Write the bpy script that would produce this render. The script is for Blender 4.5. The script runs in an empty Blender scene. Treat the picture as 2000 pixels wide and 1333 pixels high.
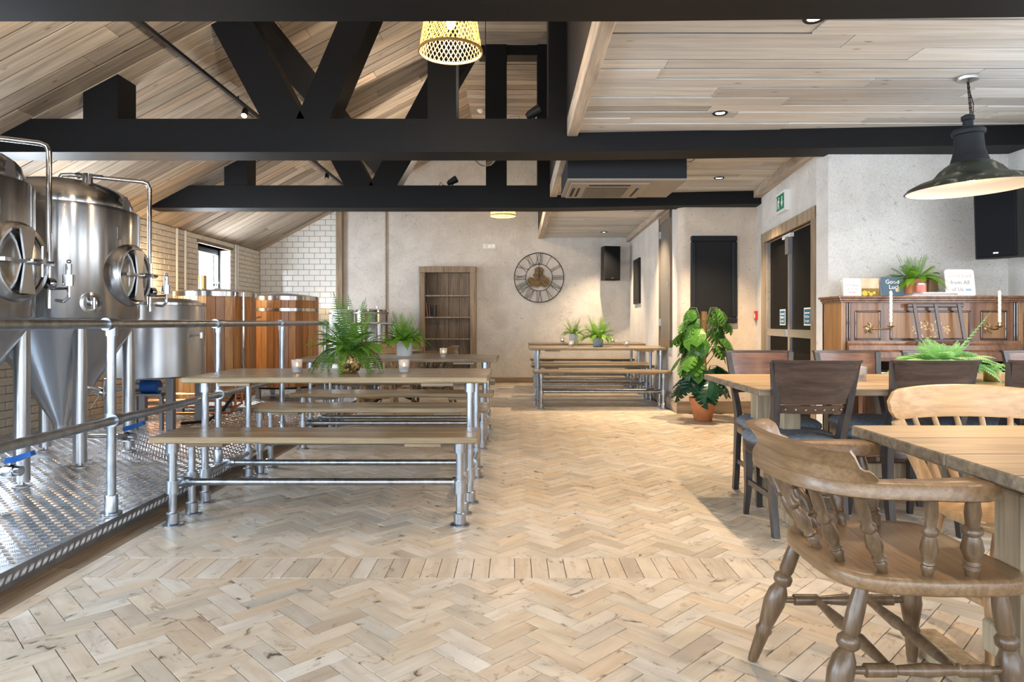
import bpy, math, random
from mathutils import Vector, Matrix
rnd = random.Random(7)
PI = math.pi
SC = bpy.context.scene
COL = SC.collection

# ------------------------------------------------------------------ camera, world, light, exposure
cam_d = bpy.data.cameras.new('camera'); cam = bpy.data.objects.new('camera', cam_d); COL.objects.link(cam)
cam.location = (0, 0, 1.13); cam.rotation_euler = (PI/2, 0, 0)
cam_d.sensor_width = 36; cam_d.lens = 23.81; cam_d.shift_x = -0.0025; cam_d.shift_y = -0.01825
cam_d.clip_start = 0.02
SC.camera = cam
SC.view_settings.view_transform = 'Standard'; SC.view_settings.look = 'None'
SC.view_settings.gamma = 1.0; SC.view_settings.use_curve_mapping = False
SC.view_settings.exposure = 0.45
SC.cycles.max_bounces = 5; SC.cycles.diffuse_bounces = 3; SC.cycles.glossy_bounces = 3; SC.cycles.transmission_bounces = 5; SC.cycles.transparent_max_bounces = 6
SC.cycles.adaptive_threshold = 0.08; SC.cycles.caustics_reflective = False; SC.cycles.caustics_refractive = False
w = bpy.data.worlds.new('sky'); SC.world = w; w.use_nodes = True
w.node_tree.nodes['Background'].inputs[0].default_value = (0.86, 0.93, 1.0, 1)
w.node_tree.nodes['Background'].inputs[1].default_value = 1.6

def area(name, loc, rot, sx, sy, power, col):
    l = bpy.data.lights.new(name, 'AREA'); l.shape = 'RECTANGLE'; l.size = sx; l.size_y = sy
    l.energy = power; l.color = col
    o = bpy.data.objects.new(name, l); COL.objects.link(o); o.location = loc; o.rotation_euler = rot
    return o
DAY = (0.84, 0.92, 1.0)
# daylight of unseen windows; rear ones added as narrow strips to streak the tanks
REAR_X = (-3.95, -2.65, -1.35, -0.05, 1.25, 2.55, 3.7)
for x in REAR_X:
    area('added_daylight_rear', (x, -3.18, 1.55), (PI/2, 0, 0), 0.75, 2.3, 42, DAY)
for i, y in enumerate((-1.6, 1.0, 3.5)):
    area('window_daylight_right', (4.1, y, 1.6), (PI/2, 0, PI/2), 1.9, 1.7, 21, DAY)
for i, y in enumerate((-1.2, 1.6)):
    area('window_daylight_left', (-4.68, y, 1.6), (PI/2, 0, -PI/2), 1.5, 1.5, 130, (0.70, 0.85, 1.0))
# daylight at the seen brick-wall window, then at an added one behind the fermenters
area('window_daylight_brewery', (-5.02, 10.77, 1.64), (PI/2, 0, -PI/2), 1.1, 1.3, 120, DAY)
area('window_daylight_brewery', (-5.02, 6.60, 1.75), (PI/2, 0, -PI/2), 1.1, 0.9, 130, DAY)
SLOPE = 0.53
def roof_z(x): return 2.46 + SLOPE*(x + 4.76)

def spot(name, loc, power, col, angle=110, blend=0.6, r=0.03, rot=(0,0,0)):
    l = bpy.data.lights.new(name, 'SPOT'); l.energy = power; l.color = col
    l.spot_size = math.radians(angle); l.spot_blend = blend; l.shadow_soft_size = r
    o = bpy.data.objects.new(name, l); COL.objects.link(o); o.location = loc; o.rotation_euler = rot
    return o
def point(name, loc, power, col, r=0.03):
    l = bpy.data.lights.new(name, 'POINT'); l.energy = power; l.color = col; l.shadow_soft_size = r
    o = bpy.data.objects.new(name, l); COL.objects.link(o); o.location = loc
    return o
WARM = (1.0, 0.72, 0.42)

# ------------------------------------------------------------------ mesh helpers
class MB:
    def __init__(s): s.v = []; s.f = []
    def add(s, vs, fs):
        o = len(s.v); s.v.extend([tuple(p) for p in vs]); s.f.extend([tuple(i + o for i in f) for f in fs]); return s
    def box(s, x0, x1, y0, y1, z0, z1, b=0.0, R=None, c=None):
        if b <= 0:
            vs = [(x0,y0,z0),(x1,y0,z0),(x1,y1,z0),(x0,y1,z0),(x0,y0,z1),(x1,y0,z1),(x1,y1,z1),(x0,y1,z1)]
            fs = [(0,3,2,1),(4,5,6,7),(0,1,5,4),(1,2,6,5),(2,3,7,6),(3,0,4,7)]
        else:
            b = min(b, (x1-x0)/2.01, (y1-y0)/2.01, (z1-z0)/2.01)
            vs = []; idx = {}
            for i, X in enumerate((x0, x1)):
                for j, Y in enumerate((y0, y1)):
                    for k, Z in enumerate((z0, z1)):
                        dx = b if i == 0 else -b; dy = b if j == 0 else -b; dz = b if k == 0 else -b
                        for a, p in enumerate(((X, Y+dy, Z+dz), (X+dx, Y, Z+dz), (X+dx, Y+dy, Z))):
                            idx[i,j,k,a] = len(vs); vs.append(p)
            fs = []
            g = lambda i,j,k,a: idx[i,j,k,a]
            fs += [(g(0,0,0,0),g(0,0,1,0),g(0,1,1,0),g(0,1,0,0)), (g(1,0,0,0),g(1,1,0,0),g(1,1,1,0),g(1,0,1,0)),
                   (g(0,0,0,1),g(1,0,0,1),g(1,0,1,1),g(0,0,1,1)), (g(0,1,0,1),g(0,1,1,1),g(1,1,1,1),g(1,1,0,1)),
                   (g(0,0,0,2),g(0,1,0,2),g(1,1,0,2),g(1,0,0,2)), (g(0,0,1,2),g(1,0,1,2),g(1,1,1,2),g(0,1,1,2))]
            for i in (0,1):
                for j in (0,1):
                    q = (g(i,j,0,0),g(i,j,0,1),g(i,j,1,1),g(i,j,1,0)); fs.append(q if i == j else q[::-1])
                for k in (0,1):
                    q = (g(i,0,k,0),g(i,1,k,0),g(i,1,k,2),g(i,0,k,2)); fs.append(q if i != k else q[::-1])
            for j in (0,1):
                for k in (0,1):
                    q = (g(0,j,k,1),g(0,j,k,2),g(1,j,k,2),g(1,j,k,1)); fs.append(q if j != k else q[::-1])
            for i in (0,1):
                for j in (0,1):
                    for k in (0,1):
                        q = (g(i,j,k,0),g(i,j,k,1),g(i,j,k,2)); fs.append(q if (i+j+k) % 2 else q[::-1])
        if R is not None: vs = [R @ Vector(p) for p in vs]
        if c is not None: vs = [Vector(p) + Vector(c) for p in vs]
        return s.add(vs, fs)
    def beam(s, p0, p1, w, h, up=(0,0,1), b=0.0):
        p0 = Vector(p0); p1 = Vector(p1); d = p1 - p0; L = d.length; x = d/L
        u = Vector(up); y = u.cross(x)
        if y.length < 1e-5: y = Vector((0,1,0)).cross(x)
        y.normalize(); z = x.cross(y)
        R = Matrix((x, y, z)).transposed()
        return s.box(0, L, -w/2, w/2, -h/2, h/2, b, R, p0)
    def lathe(s, prof, n=20, p0=(0,0,0), R=None, cap=True):
        vs = []; fs = []
        for r, z in prof:
            for i in range(n):
                a = 2*PI*i/n; vs.append(Vector((r*math.cos(a), r*math.sin(a), z)))
        m = len(prof)
        for j in range(m-1):
            for i in range(n):
                k = (i+1) % n; fs.append((j*n+i, j*n+k, (j+1)*n+k, (j+1)*n+i))
        if cap:
            if prof[0][0] > 1e-4: fs.append(tuple(range(n))[::-1])
            if prof[-1][0] > 1e-4: fs.append(tuple((m-1)*n + i for i in range(n)))
        if R is not None: vs = [R @ p for p in vs]
        vs = [p + Vector(p0) for p in vs]
        return s.add(vs, fs)
    def turned(s, p0, p1, prof, n=12, cap=True):
        p0 = Vector(p0); p1 = Vector(p1); d = p1 - p0; L = d.length
        R = d.to_track_quat('Z', 'Y').to_matrix()
        return s.lathe([(r, t*L) for t, r in prof], n, p0, R, cap)
    def cyl(s, p0, p1, r, r1=None, n=16, cap=True):
        return s.turned(p0, p1, [(0, r), (1, r if r1 is None else r1)], n, cap)
    def tube(s, pts, r, n=8, closed=False, cap=True):
        pts = [Vector(p) for p in pts]; m = len(pts); vs = []; fs = []
        rs = r if isinstance(r, (list, tuple)) else [r]*m
        prev = None
        for i, p in enumerate(pts):
            if closed: t = pts[(i+1) % m] - pts[i-1]
            else: t = pts[min(i+1, m-1)] - pts[max(i-1, 0)]
            t.normalize()
            if prev is None:
                a = Vector((0,0,1)) if abs(t.z) < 0.9 else Vector((0,1,0))
                u = a.cross(t).normalized()
            else:
                u = prev - t*prev.dot(t); u.normalize()
            prev = u; v = t.cross(u)
            for k in range(n):
                a = 2*PI*k/n; vs.append(p + rs[i]*(math.cos(a)*u + math.sin(a)*v))
        for i in range(m if closed else m-1):
            j = (i+1) % m
            for k in range(n):
                l = (k+1) % n; fs.append((i*n+k, i*n+l, j*n+l, j*n+k))
        if not closed and cap:
            fs.append(tuple(range(n))[::-1]); fs.append(tuple((m-1)*n + k for k in range(n)))
        return s.add(vs, fs)
    def prism(s, poly, a0, a1, f):
        # poly: 2-D points; f(u, v, w) maps them to 3-D with w between a0 and a1
        n = len(poly)
        vs = [f(u, v, a0) for u, v in poly] + [f(u, v, a1) for u, v in poly]
        fs = [tuple(range(n))[::-1], tuple(range(n, 2*n))] + [(i, (i+1) % n, n+(i+1) % n, n+i) for i in range(n)]
        return s.add(vs, fs)
    def sweep(s, secs):
        # secs: list of rings (equal length lists of points), capped
        n = len(secs[0]); o = []
        for r in secs: o.extend(r)
        fs = []
        for j in range(len(secs)-1):
            for i in range(n):
                k = (i+1) % n; fs.append((j*n+i, j*n+k, (j+1)*n+k, (j+1)*n+i))
        fs.append(tuple(range(n))[::-1]); fs.append(tuple((len(secs)-1)*n + i for i in range(n)))
        return s.add(o, fs)
    def sphere(s, c, r, n=12, m=8, sz=1.0):
        return s.lathe([(r*math.sin(PI*j/m), -r*sz*math.cos(PI*j/m)) for j in range(m+1)], n, c, None, False)
    def mesh(s, name, mat, smooth=None):
        me = bpy.data.meshes.new(name); me.from_pydata(s.v, [], s.f); me.validate()
        import bmesh as _b
        bm = _b.new(); bm.from_mesh(me); _b.ops.remove_doubles(bm, verts=bm.verts, dist=1e-5)
        _b.ops.recalc_face_normals(bm, faces=bm.faces); bm.to_mesh(me); bm.free()
        if mat: me.materials.append(mat)
        if smooth:
            me.shade_smooth(); me.set_sharp_from_angle(angle=math.radians(smooth))
        return me
    def build(s, name, mat, parent=None, smooth=35, loc=None, rot=None):
        return place(name, s.mesh(name, mat, smooth), parent, loc, rot)

def place(name, me, parent=None, loc=None, rot=None):
    o = bpy.data.objects.new(name, me); COL.objects.link(o)
    if parent: o.parent = parent
    if loc is not None: o.location = loc
    if rot is not None: o.rotation_euler = rot
    return o
def tag(o, label, cat=None, group=None, kind=None):
    o['label'] = label
    if cat: o['category'] = cat
    if group: o['group'] = group
    if kind: o['kind'] = kind
    return o
def thing(name, label, cat, loc=(0,0,0), rz=0.0, group=None, kind=None):
    o = place(name, None, None, loc, (0,0,rz)); return tag(o, label, cat, group, kind)
def copy_tree(o, parent=None):
    c = o.copy(); COL.objects.link(c); c.parent = parent
    for ch in o.children: copy_tree(ch, c)
    return c
def dup(o, loc, rz, label, group=None):
    c = copy_tree(o); c.location = loc; c.rotation_euler = (0,0,rz); c['label'] = label
    if group: c['group'] = group
    return c

# ------------------------------------------------------------------ materials
def new_mat(name):
    m = bpy.data.materials.new(name); m.use_nodes = True
    return m, m.node_tree, m.node_tree.nodes['Principled BSDF']
def N(nt, t, **kw):
    n = nt.nodes.new(t)
    for k, v in kw.items(): setattr(n, k, v)
    return n
def ramp(nt, stops):
    r = N(nt, 'ShaderNodeValToRGB'); e = r.color_ramp.elements
    while len(e) < len(stops): e.new(0.5)
    for i, (p, c) in enumerate(stops): e[i].position = p; e[i].color = (*c, 1)
    return r
def rand_value(nt):
    oi = N(nt, 'ShaderNodeObjectInfo'); at = N(nt, 'ShaderNodeAttribute', attribute_name='rnd')
    a = N(nt, 'ShaderNodeMath', operation='ADD'); nt.links.new(oi.outputs['Random'], a.inputs[0]); nt.links.new(at.outputs['Fac'], a.inputs[1])
    b = N(nt, 'ShaderNodeMath', operation='FRACT'); nt.links.new(a.outputs[0], b.inputs[0])
    return b.outputs[0]
def mixc(nt, fac, a, b, mode='MIX'):
    m = N(nt, 'ShaderNodeMix', data_type='RGBA', blend_type=mode)
    for sock, val in ((m.inputs[0], fac), (m.inputs[6], a), (m.inputs[7], b)):
        if hasattr(val, 'is_linked') or hasattr(val, 'links'): nt.links.new(val, sock)
        elif isinstance(val, (int, float)): sock.default_value = val
        else: sock.default_value = (*val, 1)
    return m.outputs[2]
def coords(nt, scale, kind='Object', jitter=True):
    tc = N(nt, 'ShaderNodeTexCoord'); src = tc.outputs[kind]
    if jitter:
        r = rand_value(nt)
        m = N(nt, 'ShaderNodeMath', operation='MULTIPLY'); m.inputs[1].default_value = 37.0; nt.links.new(r, m.inputs[0])
        ad = N(nt, 'ShaderNodeVectorMath', operation='ADD'); nt.links.new(src, ad.inputs[0]); nt.links.new(m.outputs[0], ad.inputs[1]); src = ad.outputs[0]
    mp = N(nt, 'ShaderNodeMapping'); mp.inputs['Scale'].default_value = scale; nt.links.new(src, mp.inputs['Vector'])
    return mp.outputs[0]
def noise(nt, vec, scale, detail=4, rough=0.55, dist=0.0):
    n = N(nt, 'ShaderNodeTexNoise'); n.inputs['Scale'].default_value = scale; n.inputs['Detail'].default_value = detail
    n.inputs['Roughness'].default_value = rough; n.inputs['Distortion'].default_value = dist
    nt.links.new(vec, n.inputs['Vector']); return n.outputs['Fac']
def bump(nt, bsdf, h, strength=0.2, dist=0.01):
    b = N(nt, 'ShaderNodeBump'); b.inputs['Strength'].default_value = strength; b.inputs['Distance'].default_value = dist
    nt.links.new(h, b.inputs['Height']); nt.links.new(b.outputs[0], bsdf.inputs['Normal'])

def wood(name, dark, mid, light, axis='x', rough=0.5, vary=0.35, scale=1.0, streak=0.5, coat=0.0, kind='Object', knots=False, hues=None):
    m, nt, b = new_mat(name)
    s = {'x': (1.2, 14, 14), 'y': (14, 1.2, 14), 'z': (14, 14, 1.2)}[axis]
    s = tuple(k*scale for k in s)
    v = coords(nt, s, kind)
    n1 = noise(nt, v, 1.0, 5, 0.6, 1.2)
    r1 = ramp(nt, [(0.25, dark), (0.5, mid), (0.75, light)]); nt.links.new(n1, r1.inputs[0])
    v2 = coords(nt, tuple(k*(4.0 if k > 5*scale else 1.6) for k in s), kind)
    n2 = noise(nt, v2, 1.0, 3, 0.6)
    r2 = ramp(nt, [(0.32, (1-streak,)*3), (0.62, (1,1,1))]); nt.links.new(n2, r2.inputs[0])
    c = mixc(nt, 0.8, r1.outputs[0], r2.outputs[0], 'MULTIPLY')
    if knots:
        v3 = coords(nt, (3.4*scale, 11*scale, 11*scale) if axis == 'x' else ((7*scale, 7*scale, 2.2*scale) if axis == 'z' else (7*scale, 2.2*scale, 7*scale)), kind)
        vo = N(nt, 'ShaderNodeTexVoronoi'); vo.inputs['Scale'].default_value = 1.0; nt.links.new(v3, vo.inputs['Vector'])
        rk = ramp(nt, [(0.03, (0.25, 0.2, 0.16)), (0.10, (1,1,1))]); nt.links.new(vo.outputs['Distance'], rk.inputs[0])
        c = mixc(nt, 0.8, c, rk.outputs[0], 'MULTIPLY')
    rv = rand_value(nt)
    if hues:
        rh = ramp(nt, hues); nt.links.new(rv, rh.inputs[0]); rh.color_ramp.interpolation = 'LINEAR'
        c = mixc(nt, 1.0, c, rh.outputs[0], 'MULTIPLY')
    mr = N(nt, 'ShaderNodeMapRange'); mr.inputs['To Min'].default_value = 1-vary; mr.inputs['To Max'].default_value = 1+vary*0.6; nt.links.new(rv, mr.inputs['Value'])
    hs = N(nt, 'ShaderNodeHueSaturation'); nt.links.new(mr.outputs[0], hs.inputs['Value']); nt.links.new(c, hs.inputs['Color'])
    nt.links.new(hs.outputs[0], b.inputs['Base Color'])
    b.inputs['Roughness'].default_value = rough; b.inputs['Coat Weight'].default_value = coat; b.inputs['Coat Roughness'].default_value = 0.25
    bump(nt, b, n2, 0.25, 0.004)
    return m
def plain(name, col, rough=0.5, metal=0.0, coat=0.0, spec=0.5, var=0.0, nscale=30, bumpy=0.0, emit=None):
    m, nt, b = new_mat(name)
    b.inputs['Base Color'].default_value = (*col, 1); b.inputs['Roughness'].default_value = rough
    b.inputs['Metallic'].default_value = metal; b.inputs['Coat Weight'].default_value = coat; b.inputs['Specular IOR Level'].default_value = spec
    if var or bumpy:
        v = coords(nt, (1,1,1)); n = noise(nt, v, nscale, 5, 0.6)
        if var:
            r = ramp(nt, [(0.3, tuple(k*(1-var) for k in col)), (0.7, tuple(min(1, k*(1+var)) for k in col))]); nt.links.new(n, r.inputs[0]); nt.links.new(r.outputs[0], b.inputs['Base Color'])
        if bumpy: bump(nt, b, n, bumpy, 0.004)
    if emit:
        b.inputs['Emission Color'].default_value = (*emit[0], 1); b.inputs['Emission Strength'].default_value = emit[1]
    return m
def plaster(name, base, patch, dirt=0.5):
    m, nt, b = new_mat(name)
    v = coords(nt, (1,1,1), jitter=False)
    n1 = noise(nt, v, 2.3, 6, 0.62, 0.5); n2 = noise(nt, v, 22, 4, 0.65, 0.8); n3 = noise(nt, v, 5.5, 5, 0.7, 2.5)
    r1 = ramp(nt, [(0.38, patch), (0.62, base)]); nt.links.new(n1, r1.inputs[0])
    r2 = ramp(nt, [(0.30, (0.42, 0.40, 0.38)), (0.39, (1,1,1))]); nt.links.new(n2, r2.inputs[0])
    c = mixc(nt, dirt, r1.outputs[0], r2.outputs[0], 'MULTIPLY')
    r3 = ramp(nt, [(0.315, (0.50, 0.46, 0.42)), (0.36, (1,1,1))]); nt.links.new(n3, r3.inputs[0])
    c = mixc(nt, dirt*0.8, c, r3.outputs[0], 'MULTIPLY')
    n4 = noise(nt, v, 95, 3, 0.7); r4 = ramp(nt, [(0.34, (0.80, 0.79, 0.78)), (0.5, (1,1,1)), (0.66, (1.06, 1.06, 1.06))]); nt.links.new(n4, r4.inputs[0])
    c = mixc(nt, 0.9, c, r4.outputs[0], 'MULTIPLY')
    nt.links.new(c, b.inputs['Base Color']); b.inputs['Roughness'].default_value = 0.75
    bump(nt, b, n2, 0.35, 0.006)
    return m
def metal(name, col, rough, aniso=None, var=0.0, vscale=(8,8,8), mtl=1.0):
    m, nt, b = new_mat(name)
    b.inputs['Base Color'].default_value = (*col, 1); b.inputs['Metallic'].default_value = 1.0; b.inputs['Roughness'].default_value = rough
    b.inputs['Metallic'].default_value = mtl
    if aniso:
        tg = N(nt, 'ShaderNodeTangent', direction_type='RADIAL', axis='Z'); nt.links.new(tg.outputs[0], b.inputs['Tangent'])
        b.inputs['Anisotropic'].default_value = aniso; b.inputs['Anisotropic Rotation'].default_value = 0.25
    v = coords(nt, vscale); n = noise(nt, v, 1.0, 4, 0.6)
    if aniso: return m
    mr = N(nt, 'ShaderNodeMapRange'); mr.inputs['To Min'].default_value = rough*0.7; mr.inputs['To Max'].default_value = rough*1.4; nt.links.new(n, mr.inputs['Value']); nt.links.new(mr.outputs[0], b.inputs['Roughness'])
    if var:
        r = ramp(nt, [(0.3, tuple(k*(1-var) for k in col)), (0.7, col)]); nt.links.new(n, r.inputs[0]); nt.links.new(r.outputs[0], b.inputs['Base Color'])
    return m

M = {}
# herringbone floor blocks: UV along the block, random shift per block
def floor_mat():
    m, nt, b = new_mat('floor_block_wood')
    v = coords(nt, (3.0, 26, 1), 'UV'); n1 = noise(nt, v, 1.0, 5, 0.6, 0.6)
    r1 = ramp(nt, [(0.28, (0.53, 0.47, 0.40)), (0.5, (0.62, 0.575, 0.515)), (0.75, (0.67, 0.64, 0.59))]); nt.links.new(n1, r1.inputs[0])
    rv = rand_value(nt)
    rh = ramp(nt, [(0.0, (0.84, 0.85, 0.84)), (0.2, (1.02, 0.94, 0.82)), (0.42, (1.08, 1.07, 1.06)), (0.6, (0.98, 0.86, 0.72)), (0.78, (1.12, 1.13, 1.14)), (0.93, (0.90, 0.88, 0.82)), (1.0, (0.80, 0.73, 0.66))]); nt.links.new(rv, rh.inputs[0])
    c = mixc(nt, 1.0, r1.outputs[0], rh.outputs[0], 'MULTIPLY')
    v2 = coords(nt, (9, 14, 1), 'UV'); n2 = noise(nt, v2, 1.0, 4, 0.65, 1.0)
    r2 = ramp(nt, [(0.30, (0.09, 0.078, 0.07)), (0.345, (0.64, 0.59, 0.54)), (0.42, (1,1,1))]); nt.links.new(n2, r2.inputs[0])
    c = mixc(nt, 0.9, c, r2.outputs[0], 'MULTIPLY')
    v3 = coords(nt, (5, 8, 1), 'UV'); n3 = noise(nt, v3, 1.0, 3, 0.5)
    r3 = ramp(nt, [(0.35, (0.88, 0.86, 0.84)), (0.65, (1.05, 1.04, 1.03))]); nt.links.new(n3, r3.inputs[0])
    c = mixc(nt, 0.9, c, r3.outputs[0], 'MULTIPLY')
    nt.links.new(c, b.inputs['Base Color']); b.inputs['Roughness'].default_value = 0.36
    b.inputs['Specular IOR Level'].default_value = 0.5
    bump(nt, b, n1, 0.08, 0.003)
    return m
M['floor'] = floor_mat()
M['joint'] = plain('floor_joint_dark', (0.045, 0.032, 0.022), 0.8)
PLANKH = [(0.0, (0.72, 0.66, 0.60)), (0.25, (1.0, 0.96, 0.92)), (0.5, (0.86, 0.80, 0.72)), (0.75, (1.08, 1.05, 1.0)), (1.0, (0.92, 0.80, 0.68))]
M['roof_plank'] = wood('reclaimed_roof_plank', (0.33, 0.27, 0.21), (0.48, 0.41, 0.335), (0.58, 0.51, 0.43), 'x', 0.75, 0.28, 0.8, 0.35, hues=PLANKH, knots=True)
M['ceil_plank'] = wood('reclaimed_ceiling_plank', (0.55, 0.535, 0.51), (0.68, 0.675, 0.66), (0.74, 0.735, 0.725), 'x', 0.75, 0.14, 0.8, 0.22, hues=[(0.0, (0.80, 0.78, 0.76)), (0.3, (1.0, 0.99, 0.97)), (0.55, (0.90, 0.89, 0.87)), (0.8, (1.08, 1.07, 1.05)), (1.0, (0.94, 0.90, 0.86))], knots=True)
M['trim_wood'] = wood('trim_timber', (0.36, 0.285, 0.215), (0.56, 0.47, 0.375), (0.66, 0.57, 0.47), 'y', 0.65, 0.15, 1.0, 0.4)
M['trim_wood_x'] = wood('trim_timber_x', (0.13, 0.09, 0.055), (0.25, 0.18, 0.115), (0.34, 0.26, 0.18), 'x', 0.65, 0.15, 1.0, 0.4)
M['frame_wood'] = wood('rustic_frame_timber', (0.21, 0.145, 0.09), (0.38, 0.28, 0.185), (0.48, 0.375, 0.26), 'z', 0.65, 0.2, 1.0, 0.45)
M['shelf_wood'] = wood('old_shelf_boards', (0.115, 0.082, 0.057), (0.235, 0.172, 0.12), (0.33, 0.25, 0.18), 'z', 0.7, 0.3, 1.0, 0.5)
M['black'] = plain('black_beam_paint', (0.0048, 0.0050, 0.0060), 0.6, spec=0.22, var=0.25, nscale=60, bumpy=0.1)
M['matt_black'] = plain('matt_black', (0.009, 0.009, 0.010), 0.6, spec=0.3)
M['bulkhead'] = plain('dark_bulkhead_gap_shade', (0.02, 0.016, 0.014), 0.7)  # bulkhead paint; on the slabs it stands for shadow between planks
M['plaster'] = plaster('rough_plaster', (0.71, 0.68, 0.64), (0.60, 0.57, 0.53), 0.55)
M['plaster_lamp_tint'] = plaster('rough_plaster_lamp_tint', (0.72, 0.615, 0.51), (0.63, 0.525, 0.425), 0.55)  # the downlight's warmth is mixed into this plaster's colour
M['plaster_day_tint'] = plaster('rough_plaster_day_tint', (0.72, 0.70, 0.67), (0.62, 0.60, 0.57), 0.55)  # same plaster with the cool cast of daylight in its colour
M['brick'] = plain('cream_painted_brick', (0.76, 0.70, 0.60), 0.7, var=0.12, nscale=25, bumpy=0.5)
M['mortar'] = plain('painted_mortar', (0.46, 0.39, 0.31), 0.8, var=0.3, nscale=20)
M['tile_white'] = plain('white_glazed_tile', (0.80, 0.80, 0.77), 0.12, spec=0.6)
M['tile_cream'] = plain('cream_glazed_tile', (0.66, 0.54, 0.36), 0.15, spec=0.6)
M['grout'] = plain('grey_grout', (0.29, 0.28, 0.265), 0.8)
M['steel'] = metal('polished_stainless', (0.56, 0.56, 0.565), 0.22, aniso=0.88)
M['steel_brushed'] = metal('brushed_stainless', (0.56, 0.575, 0.60), 0.34, aniso=0.75)
M['chrome'] = metal('bright_steel', (0.64, 0.65, 0.67), 0.09)
M['galv'] = metal('galvanised_tube', (0.50, 0.54, 0.60), 0.30, var=0.35, vscale=(25,25,9))
M['tread'] = metal('tread_plate', (0.60, 0.64, 0.70), 0.27, var=0.3, vscale=(9,9,9), mtl=0.9)
M['tread_shaded'] = metal('tread_plate_shaded', (0.30, 0.31, 0.33), 0.4, var=0.3, vscale=(9,9,9), mtl=0.7)  # same plate as the deck, its shade put into a darker colour
M['tread_bar'] = metal('tread_plate_bars', (0.90, 0.92, 0.95), 0.2, mtl=0.8)
M['dark_steel'] = metal('dull_grey_steel', (0.32, 0.32, 0.33), 0.45)
M['scaffold'] = wood('scaffold_board', (0.095, 0.06, 0.034), (0.30, 0.212, 0.125), (0.47, 0.36, 0.225), 'x', 0.28, 0.25, 0.75, 0.6, coat=0.15, knots=True)
M['oak'] = wood('oak_x', (0.15, 0.085, 0.039), (0.225, 0.133, 0.064), (0.29, 0.182, 0.096), 'x', 0.38, 0.15, 1.6, 0.35, coat=0.2)
M['oak_z_shaded'] = wood('oak_z_shaded', (0.085, 0.049, 0.025), (0.14, 0.085, 0.044), (0.195, 0.124, 0.069), 'z', 0.36, 0.15, 1.6, 0.35, coat=0.2)  # same oak, shade on legs and spindles mixed into a darker colour
M['oak_light'] = wood('light_oak', (0.40, 0.225, 0.09), (0.50, 0.30, 0.132), (0.58, 0.37, 0.18), 'x', 0.34, 0.12, 1.2, 0.3, coat=0.25)
M['oak_light_z'] = wood('light_oak_z', (0.34, 0.20, 0.095), (0.50, 0.32, 0.165), (0.60, 0.41, 0.23), 'z', 0.36, 0.12, 1.2, 0.3, coat=0.2)
M['top_oak'] = wood('pub_table_oak', (0.34, 0.22, 0.115), (0.54, 0.375, 0.215), (0.64, 0.47, 0.29), 'x', 0.36, 0.12, 1.0, 0.4, coat=0.15)
M['leg_oak'] = wood('pub_table_leg_oak', (0.26, 0.19, 0.115), (0.42, 0.33, 0.215), (0.52, 0.42, 0.29), 'z', 0.5, 0.1, 1.0, 0.4)
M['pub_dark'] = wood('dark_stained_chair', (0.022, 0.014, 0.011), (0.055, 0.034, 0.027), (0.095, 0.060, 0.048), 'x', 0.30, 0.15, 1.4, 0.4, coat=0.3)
M['pub_leg_day_tint'] = wood('dark_chair_leg_day_tint', (0.020, 0.019, 0.021), (0.040, 0.037, 0.040), (0.068, 0.062, 0.064), 'z', 0.33, 0.15, 1.4, 0.3, coat=0.3)  # same dark wood, bluish daylight reflection mixed into its colour
M['pub_back_lit'] = wood('lit_red_brown_chair_back', (0.085, 0.035, 0.022), (0.16, 0.072, 0.045), (0.25, 0.125, 0.08), 'x', 0.27, 0.12, 0.8, 0.45, coat=0.4)  # same chair wood as seen lit from the front, light in the colour
M['velvet'] = plain('grey_blue_upholstery', (0.14, 0.175, 0.22), 0.75, var=0.35, nscale=45, bumpy=0.15)
M['stud'] = metal('brass_stud', (0.45, 0.33, 0.18), 0.3)
M['piano'] = wood('piano_rosewood', (0.085, 0.031, 0.014), (0.175, 0.078, 0.037), (0.27, 0.135, 0.068), 'z', 0.20, 0.1, 0.8, 0.35, coat=0.6)
M['piano_dark'] = plain('piano_moulding', (0.045, 0.020, 0.012), 0.25, coat=0.5)
M['piano_side'] = wood('piano_side_oak', (0.19, 0.085, 0.028), (0.28, 0.138, 0.05), (0.36, 0.19, 0.08), 'z', 0.3, 0.1, 1.2, 0.3, coat=0.3)
M['inlay'] = plain('pale_inlay', (0.62, 0.42, 0.22), 0.35)
M['stave'] = wood('cedar_stave', (0.32, 0.145, 0.05), (0.54, 0.26, 0.095), (0.66, 0.37, 0.16), 'z', 0.38, 0.2, 1.0, 0.35, coat=0.25, knots=True,
                  hues=[(0.0, (0.50, 0.42, 0.38)), (0.2, (1.25, 1.05, 0.75)), (0.4, (0.70, 0.62, 0.56)), (0.6, (1.4, 1.5, 1.5)), (0.8, (1.15, 1.0, 0.8)), (1.0, (0.55, 0.46, 0.40))])
M['white'] = plain('white_plastic', (0.80, 0.80, 0.78), 0.4)
M['white_pot'] = plain('white_ceramic', (0.72, 0.73, 0.75), 0.35)
M['grey_pot'] = plain('grey_green_ceramic', (0.28, 0.33, 0.34), 0.45, var=0.3, nscale=40)
M['gold_pot'] = None
M['brass'] = metal('brass_pot', (0.62, 0.45, 0.20), 0.3)
M['terracotta'] = plain('terracotta', (0.62, 0.25, 0.11), 0.7, var=0.12, nscale=20)
M['soil'] = plain('potting_soil', (0.03, 0.02, 0.012), 0.9)
M['paper'] = plain('white_card', (0.82, 0.82, 0.82), 0.6)
M['blue_card'] = plain('navy_card', (0.035, 0.085, 0.14), 0.5)
M['pink'] = plain('pink_wax', (0.72, 0.20, 0.17), 0.4)
M['kraft'] = plain('kraft_card', (0.34, 0.20, 0.11), 0.8)
M['wax'] = plain('white_wax', (0.80, 0.77, 0.72), 0.5)
M['ink'] = plain('grey_ink', (0.22, 0.22, 0.25), 0.6)
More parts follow.
